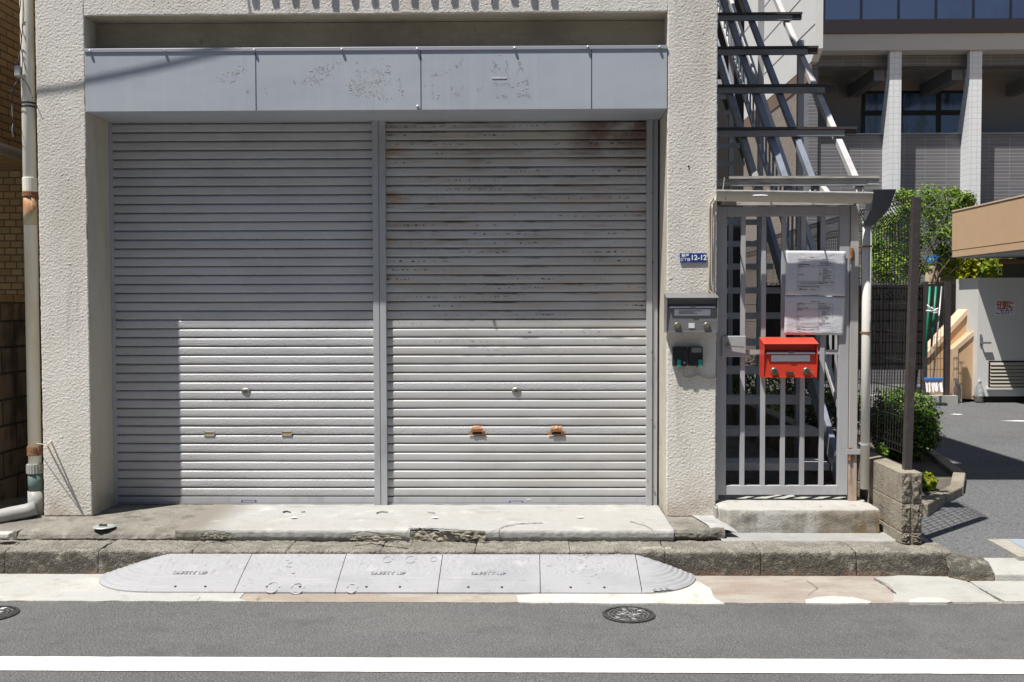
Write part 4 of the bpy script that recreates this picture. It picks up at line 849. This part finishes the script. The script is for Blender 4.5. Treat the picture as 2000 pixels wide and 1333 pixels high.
# ================================================================ RIGHT BLOCK WALL + FENCE
lw = thing('low_block_wall', 'short split face concrete block wall carrying the mesh fence post', 'wall', (2.48, 0, .16))
BX0, BX1, BY0 = 2.405, 2.54, -.485; BZ1 = .627
mb = MB()
for row in range(3):
    z0 = [.165, .245, .432][row]; z1 = [.238, .425, BZ1][row]
    y = BY0
    while y < 7.4:
        mb.box(BX0, BX1, y+.002, y+.095, z0, z1); y += .0975
mb.build('block', m_block, lw, bevel=.004, seg=1)
mb = MB()
for row in range(3):
    z0 = [.165, .247, .434][row]; z1 = [.236, .423, BZ1-.004][row]
    for xa_, xb_ in ((BX0+.004, BX0+.060), (BX0+.072, BX1-.004)):
        mb.grid(lambda u, v: (xa_+(xb_-xa_)*u, BY0-.003-.016*(1-abs(2*u-1)**4)*(1-abs(2*v-1)**4)*(.6+1.1*nz(u*3+xa_*40, v*6+row*7, 2)), z0+(z1-z0)*v), 12, 26)
mb.build('split_face', m_blocks, lw, smooth=False)
MB().box(BX0+.003, BX1-.003, BY0+.004, 7.4, .15, BZ1-.006).build('mortar_core', m_mort, lw)
mf = thing('mesh_fence', 'tall dark brown welded mesh fence on the low block wall', 'fence', (2.5, -.35, .63))
pb = P(1771, 922, -.35); pt = P(1789, 386, -.35)
pm = MB(); pm.bar(pb, pt, .05, .05, (0, 1, 0)); pm.build('post', m_fence, mf, bevel=.003)
for y in (1.65, 3.65, 5.65): MB().box(2.475, 2.515, y-.02, y+.02, BZ1, 2.42).build('post', m_fence, mf)
mb = MB(); XF = 2.495; y = -.32
def wv(z): # folds
    return .0
while y < 7.4:
    xo = XF+.035*max(0, 1-(y+.32)/1.2)
    p = [(XF, y, .72), (XF+.02, y, 1.5), (xo, y, 2.26), (xo+.055, y, 2.33), (xo-.01, y, 2.42), (xo-.03, y-.02, 2.38)]
    for a_, b_ in zip(p[:-1], p[1:]): mb.bar(a_, b_, .0042, .0042, (0, 1, 0))
    y += .05
for z in (.72, .77, .96, 1.15, 1.34, 1.53, 1.72, 1.91, 2.10, 2.26):
    mb.bar((XF+.004, -.32, z), (XF+.004, 7.4, z), .0045, .0045)
for z, dx in ((2.33, .06), (2.42, 0), (2.38, -.03)): mb.bar((XF+.03+dx, -.32, z), (XF+dx, 7.4, z), .0045, .0045)
mb.build('mesh_panel', m_wire, mf)
# ================================================================ PLANTING BED, SHRUBS, TREE
bedp = [(2.56, .35), (2.85, .33), (3.42, 1.05), (3.72, 1.7), (3.98, 2.9), (4.2, 7.6), (2.56, 7.6)]
struct('planting_bed', MB().prism(bedp, 'z', .1, .225), m_ground)
mb = MB()
for a_, b_ in zip(bedp[:-2], bedp[1:-1]):
    L = (Vector(b_)-Vector(a_)).length; n = max(1, round(L/.55))
    for i in range(n):
        p = Vector(a_)+(Vector(b_)-Vector(a_))*(i+.02)/n; q = Vector(a_)+(Vector(b_)-Vector(a_))*(i+.97)/n
        mb.bar((p.x, p.y, .205), (q.x, q.y, .205), .10, .13)
struct('bed_kerb', mb, m_block, bevel=.01)  # darker concrete puts the shade over this kerb into its colour
def leaves(mb, c, rad, n, size, rr, shell=.35, up_=.5, lobes=None):
    for _ in range(n):
        d = Vector((rr.gauss(0, 1), rr.gauss(0, 1), rr.gauss(0, 1))).normalized(); r = (shell+(1-shell)*rr.random())**.6
        lump = 1+(.22 if shell < .3 else .10)*nz(d.x*2.3+c[0], d.y*2.3, d.z*2.3+c[2])*2
        p = Vector(c)+Vector((d.x*rad[0], d.y*rad[1], d.z*rad[2]))*r*lump
        nrm = (d+Vector((rr.gauss(0, .6), rr.gauss(0, .6), up_+rr.gauss(0, .6)))).normalized()
        t = nrm.cross(Vector((rr.gauss(0, 1), rr.gauss(0, 1), rr.gauss(0, 1)))).normalized(); b = nrm.cross(t); s = size*(.6+.8*rr.random())
        mb.add([p-t*s, p-b*s*.45+nrm*s*.1, p+t*s, p+b*s*.45+nrm*s*.1], [(0, 1, 2, 3)])
def bush(name, label, cat, c, rad, n, size, mats_, seed, group=None, up_=.5):
    rr = random.Random(seed); t = thing(name, label, cat, (c[0], c[1], .22), group)
    for k, mm in enumerate(mats_):
        mb = MB(); leaves(mb, c, [q*(1-.03*k) for q in rad], n//len(mats_), size, rr, .62 if k < 2 else .4, up_); mb.build('foliage', mm, t)
    mb = MB()
    for k in range(6):
        a = rr.random()*6.28; mb.tube([(c[0], c[1], .2), (c[0]+.3*rad[0]*math.cos(a), c[1]+.3*rad[1]*math.sin(a), c[2]), (c[0]+.6*rad[0]*math.cos(a), c[1]+.6*rad[1]*math.sin(a), c[2]+rad[2]*.5)], [.015, .01, .004], 5)
    mb.build('stem', m_bark, t); return t
c = G(1795, 905, .22); hb = (3.62, 2.75, .56)
bush('clipped_shrub', 'round clipped green shrub in the bed behind the fence post', 'shrub', hb, (.37, .38, .36), 12000, .017, [m_leaf[1], m_leaf[0], m_leaf[2], m_leaf[2]], 3)
bush('shrub', 'dark green shrub beneath the maple behind the mesh fence', 'shrub', (3.25, 4.2, .62), (.45, .6, .42), 2600, .03, [m_leaf[0], m_leaf[2]], 5)
bush('shrub', 'low shrub in the bed seen through the gate bars', 'shrub', (3.0, 5.8, .62), (.4, .7, .45), 2000, .03, [m_leaf[1], m_leaf[0], m_leaf[3]], 8)
g_ = G(1812, 950, .24); bush('yellow_grass_tuft', 'small yellow green grass tuft beside the split face block wall', 'plant', (3.20, 1.10, .29), (.075, .08, .07), 420, .025, [m_leaf[3], m_leaf[1]], 6)
bush('weed', 'tiny bright weed in the corner behind the block wall', 'plant', tuple(P(1722, 880, .8)), (.05, .05, .05), 90, .02, [m_leaf[1]], 7)
# maple
rr = random.Random(21); TY = 10.2; tc = P(1800, 462, TY)
tr = thing('maple_tree', 'airy light green leafy tree rising behind the dark screened fence', 'tree', (tc.x-.1, TY, .22))
mb = MB(); tips = []
for k in range(6):
    a = k*1.05+.4; b0 = Vector((tc.x-.1, TY, .22)); b1 = b0+Vector((math.cos(a)*.14, math.sin(a)*.1, 1.1)); b2 = b1+Vector((math.cos(a)*.25, math.sin(a)*.2, .9)); b3 = b2+Vector((math.cos(a+.5)*.5, math.sin(a)*.4, .8))
    mb.tube([b0, b1, b2, b3], [.030, .024, .018, .006], 7)
    for j in range(7):
        e = b1+(b3-b1)*rr.random(); tip = e+Vector((rr.gauss(0, .4), rr.gauss(0, .3), abs(rr.gauss(.25, .2)))); mb.tube([e, (e+tip)/2+Vector((0, 0, .04)), tip], [.009, .007, .003], 5)
mb.build('trunk', m_bark, tr, smooth=True)
clumps = []
for px, py, r in [(1725, 440, .30), (1740, 500, .34), (1770, 410, .34), (1790, 470, .36), (1815, 385, .28), (1830, 420, .34), (1850, 455, .30), (1868, 400, .22), (1735, 540, .28), (1790, 520, .26), (1845, 490, .18), (1885, 385, .14), (1760, 382, .16), (1710, 475, .24), (1860, 375, .12), (1893, 395, .10), (1720, 515, .26)]:
    q = P(px, py, TY+rr.gauss(0, .25)); clumps.append((q.x, q.y, q.z, r))
for k, mm in enumerate([m_leaf[4], m_leaf[1], m_leaf[0], m_leaf[2]]):
    mb = MB()
    for (x, y, z, r) in clumps: leaves(mb, (x, y, z), (r*1.25, r*1.2, r*.8), int((230, 230, 150, 90)[k]*r/.3), .030, rr, .05, .9)
    mb.build('crown', mm, tr)
bush('yellow_shrub', 'yellow green shrub beyond the tan canopy', 'shrub', tuple(P(1925, 520, 10.6)), (.75, .5, .32), 1500, .06, [m_leaf[3], m_leaf[1]], 15)
bush('yellow_shrub', 'narrow yellow bush behind the dark screened fence', 'shrub', tuple(P(1888, 545, 10.2)), (.16, .2, .45), 600, .05, [m_leaf[3]], 16)
# ================================================================ LOT FURNITURE
YF = 8.4
sf = thing('screened_fence', 'dark fence with black privacy mesh at the back of the lot', 'fence', (5.2, YF, .25))
fx0, fx1 = P(1690, 600, YF).x-1.6, P(1912, 600, YF).x; fz0, fz1 = P(1800, 722, YF).z, P(1800, 553, YF).z
fxm = P(1808, 600, YF).x; MB().box(fx0, fxm, YF+.02, YF+.03, fz0, fz1-.03).box(P(1800,600,9.6).x, P(1930,600,9.6).x, 9.6, 9.62, .3, P(1850,555,9.6).z).build('privacy_mesh', m_screen, sf); fx1 = P(1849, 600, YF).x-.3
mb = MB()
x = fx0
while x < fx1+.3: mb.bar((x, YF, fz0-.35), (x, YF, fz1), .005); x += .05
for k in range(9): mb.bar((fx0, YF-.004, fz0+k*(fz1-fz0)/8), (fx1+.3, YF-.004, fz0+k*(fz1-fz0)/8), .006)
mb.build('wire_panel', m_wire, sf)
mb = MB(); x = fx0
while x < fx1: mb.bar((x, YF-.01, fz1-.03), (x+.03, YF-.05, fz1+.01), .008); x += .075
mb.build('clip', m_stain, sf)
for px in (1806, 1849):
    x = P(px, 650, YF-.05).x; w_ = .035 if px == 1849 else .022
    MB().box(x-w_*1.2, x+w_*1.2, YF-.09, YF-.03, .25, fz1+.02).build('post', m_fence, sf)
MB().box(fx0, P(1862, 770, YF).x, YF-.16, YF+.1, .18, .34).build('kerb_base', m_newkerb, sf)
gp_ = 'green garden poles leaning on the dark fence'
for px, lab in ((1813, 'left one of two slim green poles leaning on the dark fence'), (1825, 'right one of two slim green poles leaning on the dark fence')):
    t = thing('garden_pole', lab, 'pole', tuple(P(px-4, 700, YF-.15)), gp_)
    MB().tube([P(px-6, 698 if px == 1813 else 678, YF-.18), P(px+3, 560, YF-.10)], .017, 8).build('shaft', m_green, t, smooth=True)
mp = thing('mop', 'mop with white rectangular head and blue top leaning on the fence', 'mop', tuple(P(1824, 765, YF-.3)))
MB().tube([P(1823, 738, YF-.3), P(1839, 560, YF-.12)], .013, 8).build('handle', m_alu, mp, smooth=True)
a_ = P(1807, 742, YF-.3); b_ = P(1839, 764, YF-.3)
mb = MB(); n = 16
for k in range(n):
    x = a_.x+(b_.x-a_.x)*(k+.5)/n; mb.tube([(x, YF-.3, a_.z), (x+rr.gauss(0, .008), YF-.34+rr.gauss(0, .01), b_.z-rr.random()*.03)], .011, 5)
mb.build('strands', m_cloth, mp); MB().box(a_.x-.01, b_.x+.01, YF-.33, YF-.27, a_.z-.01, a_.z+.03).build('clamp', m_blueaw, mp, bevel=.004)
t = thing('white_rag', 'knotted white rag tied round the green poles', 'rag', tuple(P(1822, 606, YF-.22)))
mb = MB()
for k in range(9):
    c = P(1817+rr.random()*12, 608+rr.gauss(0, 2.2), YF-.22); mb.tube([c, c+Vector((rr.gauss(0, .06), -.01, rr.gauss(0, .035)))], [.02, .008], 6)
mb.build('knot', m_cloth, t, smooth=True)
# tan annexe
tb = thing('tan_annexe', 'tan rendered annexe with canopy, sloping stair walls and white service door', 'building', (7.6, 9.1, .2))
YW = 9.1; YV = 8.6; cx_ = P(1862, 450, YW).x; zt0, zt1 = P(1862, 503, YW).z, P(1862, 414, YW).z
MB().box(cx_, 12, 1.0, YW+.05, zt0+.11*1, zt1).build('canopy', m_tan, tb)
MB().box(cx_+.004, 12, .99, YW+.04, zt0, zt0+.10).build('canopy_lower_band', m_tan, tb)
MB().box(cx_+.05, 11.9, 1.1, YW+.0, zt0-.02, zt0-.002).build('canopy_ceiling', m_soffit, tb)
MB().box(cx_-.01, cx_+.02, 1.0, YW+.05, zt1, zt1+.02).build('coping', m_tanl, tb)
wx0 = P(1910, 600, YV).x; wz1 = P(1950, 543, YV).z
MB().box(wx0, 11, YV, YW+.3, .30, wz1).build('service_wall', m_wwall, tb)
MB().box(wx0+.05, 11, YV+.04, YW+.25, .19, .30).build('plinth', m_crack, tb)
pts = [P(x, y, YW-.1) for x, y in [(1815, 690), (1909, 587), (1909, 780), (1815, 780)]]
MB().prism([(p.x, p.z) for p in pts], 'y', YW-.1, YW+.2).build('upper_stair_wall', m_tan, tb)
pts = [P(x, y, YW-.13) for x, y in [(1812, 688), (1909, 583), (1909, 594), (1812, 700)]]
MB().prism([(p.x, p.z) for p in pts], 'y', YW-.13, YW+.22).build('upper_coping', m_tanl, tb)
pts = [P(x, y, YW-.35) for x, y in [(1863, 683), (1909.5, 643), (1909.5, 781), (1863, 778)]]
MB().prism([(p.x, p.z) for p in pts], 'y', YW-.35, YW-.06).build('lower_stair_wall', m_tan, tb)
pts = [P(x, y, YW-.37) for x, y in [(1862, 681), (1910, 639), (1910, 649), (1871, 683), (1871, 778), (1862, 778)]]
MB().prism([(p.x, p.z) for p in pts], 'y', YW-.37, YW-.34).build('lower_coping', m_tanl, tb)
lx0, lx1, lz0, lz1 = P(1930, 740, YV).x, P(2060, 740, YV).x, P(1950, 757, YV).z, P(1950, 705, YV).z
lv = MB().box(lx0, lx1, YV-.012, YV-.002, lz0, lz1).build('louver', m_frame, tb)
mb = MB()
for k in range(7):
    z = lz0+.02+k*(lz1-lz0-.03)/7; mb.prism([(YV-.03, z), (YV-.028, z-.006), (YV-.012, z+.034), (YV-.014, z+.038)], 'x', lx0+.02, lx1-.02)
mb.build('blade', m_louv, lv); MB().box(lx0-.03, lx1, YV-.05, YV-.002, lz0-.03, lz0-.005).build('sill', m_wwall, lv)
hx = P(1917, 670, YV-.03); MB().box(hx.x-.018, hx.x+.012, YV-.02, YV-.002, hx.z-.03, hx.z+.13).bar((hx.x, YV-.06, hx.z), (hx.x+.13, YV-.06, hx.z), .028).bar((hx.x, YV-.01, hx.z), (hx.x, YV-.06, hx.z), .02).build('door_handle', m_stain, tb)
sgn = thing('recycling_sign', 'small white sign with red and blue lettering on the white service door', 'sign', tuple(P(1962, 604, YV-.02)))
a_ = P(1943, 616, YV-.01); b_ = P(1982, 592, YV-.01); MB().box(a_.x, b_.x, YV-.012, YV-.003, a_.z, b_.z).build('plate', m_wl, sgn)
text(MB(), '分別に', .125, ((a_.x+b_.x)/2, YV-.014, (a_.z+b_.z)/2+.05), extr=.001, bold=.004, sx=.72).build('red_lettering', m_redl, sgn)
text(MB(), 'ご協力を', .09, ((a_.x+b_.x)/2, YV-.014, (a_.z+b_.z)/2-.045), extr=.001, bold=.002, sx=.78).build('blue_lettering', m_bluel, sgn)
MB().tube([(cx_+.5, YW-.5, zt0-.09), (11, YW-.5, zt0-.09)], .04, 8).build('ceiling_pipe', m_rust, tb)
MB().box(P(1975, 520, YW).x, 11, YV+.05, YW+.3, wz1+.005, zt0-.03).build('dark_panel', m_brown, tb)
def bottle(px, label):
    c = G(px, 782, .2); c.y = YW-.5; c.x = P(px, 770, YW-.5).x; t = thing('water_bottle', label, 'bottle', (c.x, c.y, .2), 'water bottles on the ground by the annexe')
    pr = [(0, .002), (.046, .002), (.05, .03), (.047, .09), (.05, .12), (.05, .19), (.03, .25), (.014, .28), (.014, .30)]
    mb = MB(); mb.grid(lambda u, v: (c.x+pr[round(v*8)][0]*1.35*math.cos(u*6.2832), c.y+pr[round(v*8)][0]*1.35*math.sin(u*6.2832), .2+pr[round(v*8)][1]*1.08), 18, 8); mb.build('body', m_pet, t, smooth=True)
    MB().tube([(c.x, c.y, .524), (c.x, c.y, .55)], .022, 12).build('cap', m_cap, t)
bottle(1870, 'clear water bottle left of the pair, by the lower tan wall'); bottle(1912, 'clear water bottle right of the pair, below the white door')
# kiosk with blue awning beyond the fence
kk = thing('awning_hut', 'pale hut with a blue awning behind the tree', 'hut', tuple(P(1848, 560, 11.0)))
a_ = P(1828, 560, 11); b_ = P(1870, 512, 11); MB().box(a_.x, b_.x, 11, 11.5, .2, b_.z).build('wall', m_tanl, kk); MB().box(a_.x-.02, b_.x+.02, 10.8, 11.5, b_.z, b_.z+.12).build('awning', m_blueaw, kk)
# ================================================================ BACKGROUND BUILDING
YB = 12.0
ab = thing('apartment_building', 'large tiled building with white columns and blue glass balcony behind the lot', 'building', (9, YB, .2))
bz = lambda py, Y=YB: P(1750, py, Y).z
xl = P(1588, 200, YB).x
zfl, zpar, zbm0, zbm1, zsof = bz(392), bz(257), bz(122), bz(104), bz(100)
MB().box(xl, 22, YB+.35, YB+.6, .1, zpar-.0).build('parapet', m_gtile, ab)
MB().box(xl, 22, YB+.30, YB+.62, zpar, zpar+.02).build('parapet_coping', m_bgdark, ab)
MB().box(xl+.01, 22, YB+2.2, YB+2.6, .1, zsof).build('back_wall', m_bgdark, ab)
MB().box(xl, 22, YB+.30, YB+.62, zbm0, zsof-.003).build('beam', m_gtile, ab)
MB().box(xl-.004, P(1606, 200, YB).x, YB+.28, YB+.7, .1, zsof-.004).build('pier', m_gtile, ab)
MB().box(xl-.008, xl+.2, YB+.7, YB+14, .1, zsof+.25).build('side_wall', m_btile, ab)
for px0_, px1_ in ((1737, 1760), (1893, 1917), (2080, 2105)):
    x0, x1 = P(px0_, 200, YB).x, P(px1_, 200, YB).x
    o = MB().prism([(YB, zsof-.006), (YB, bz(420)), (YB+.55, bz(420)), (YB+.55, bz(280)), (YB+.52, bz(255)), (YB+.12, bz(130)), (YB+.12, zsof-.006)], 'x', x0, x1).build('column', m_wtile, ab)
    MB().box(x1-.30, x1-.10, YB+.62, YB+2.2, zbm0-.20, zbm0+.05).build('cross_beam', m_bgdark, ab)
YWn = YB+2.17
for (pa, pb_) in ((1684, 1745), (1757, 1832), (1832, 1884)):
    x0, x1 = P(pa, 200, YWn).x, P(pb_, 200, YWn).x; z0, z1 = bz(268, YWn), bz(178, YWn); zm = bz(222, YWn)
    wn = MB().box(x0, x1, YWn, YWn+.025, z0, z1).build('window', m_frame, ab)
    xm = (x0+x1)/2
    MB().box(x0+.06, x1-.05, YWn-.012, YWn-.004, zm+.06, z1-.06).box(x0+.06, x1-.05, YWn-.012, YWn-.004, z0, zm-.05).build('pane', m_wglass, wn)
YO = 11.8
xo = P(1607, 60, YO).x; zo = bz(66, YO)
MB().prism([(YO+.02, zo+.01), (YB-.06, zsof), (YB+2.7, zsof), (YB+2.7, zsof+.1), (YB, zo+.2), (YO+.02, zo+.2)], 'x', xo, 22).build('soffit', m_soffit, ab)
MB().box(xo, 22, YO-.03, YO+.25, zo, bz(39, YO)).build('brown_band', m_brown, ab)
zg0 = bz(39, YO)
for k in range(9):
    xa_ = P(1608+73*k+(0 if k == 0 else 0), 20, YO).x; xb_ = P(1608+73*(k+1), 20, YO).x
    MB().box(xa_+.015, xb_-.015, YO, YO+.015, zg0+.01, zg0+1.2).build('glass_panel', m_glassb, ab)
mb = MB()
for k in range(9):
    xa_ = P(1608+73*k, 20, YO).x; MB().box(xa_-.013, xa_+.013, YO-.02, YO+.03, zg0, zg0+1.2).build('mullion', m_frame, ab)
MB().box(xo+.1, 22, YB+.4, YB+1, zo+.25, zg0+5).build('upper_wall', m_bgdark, ab)
sw = MB().prism([(YO-.03, zsof-.0), (YO+.25, zsof-.18), (YO+14, zsof-.18), (YO+14, zsof+6), (YO-.03, zsof+6)], 'x', xl-.03, xo-.004).build('white_side_wall', m_bgwhite, ab)
mb = MB()
for k in range(5): mb.box(xl-.036, xl-.029, YO, YO+14, zsof+.45+k*.75, zsof+.462+k*.75)
mb.build('panel_joint', m_hand, sw)
MB().box(xl-.025, xl-.010, YO+.26, YO+14, zsof-.50, zsof-.182).build('brown_soffit_edge', m_wood, ab)
print('objects', len(bpy.data.objects))
# ---- small lid lying on the pavement, chip of white
c = G(204, 1029, .232); OZ = -.018
ld = thing('metal_lid', 'small round galvanised lid with a knob lying on the dark pavement', 'lid', (c.x, c.y, .24))
MB().tube([(c.x, c.y, .226), (c.x, c.y, .232), (c.x, c.y, .236)], [.045, .074, .070], 28).build('disc', m_dish, ld)
MB().tube([(c.x-.02, c.y, .236), (c.x-.02, c.y, .252)], .008, 8).tube([(c.x-.035, c.y, .242), (c.x+.02, c.y-.01, .246)], .007, 8).build('knob', m_hand, ld)
c = G(6, 1044, .225); tag(MB().box(c.x-.06, c.x+.055, c.y-.03, c.y+.045, .20, .237).build('white_block', m_gutw, bevel=.01), 'small white block at the left edge of the old pavement', 'block')
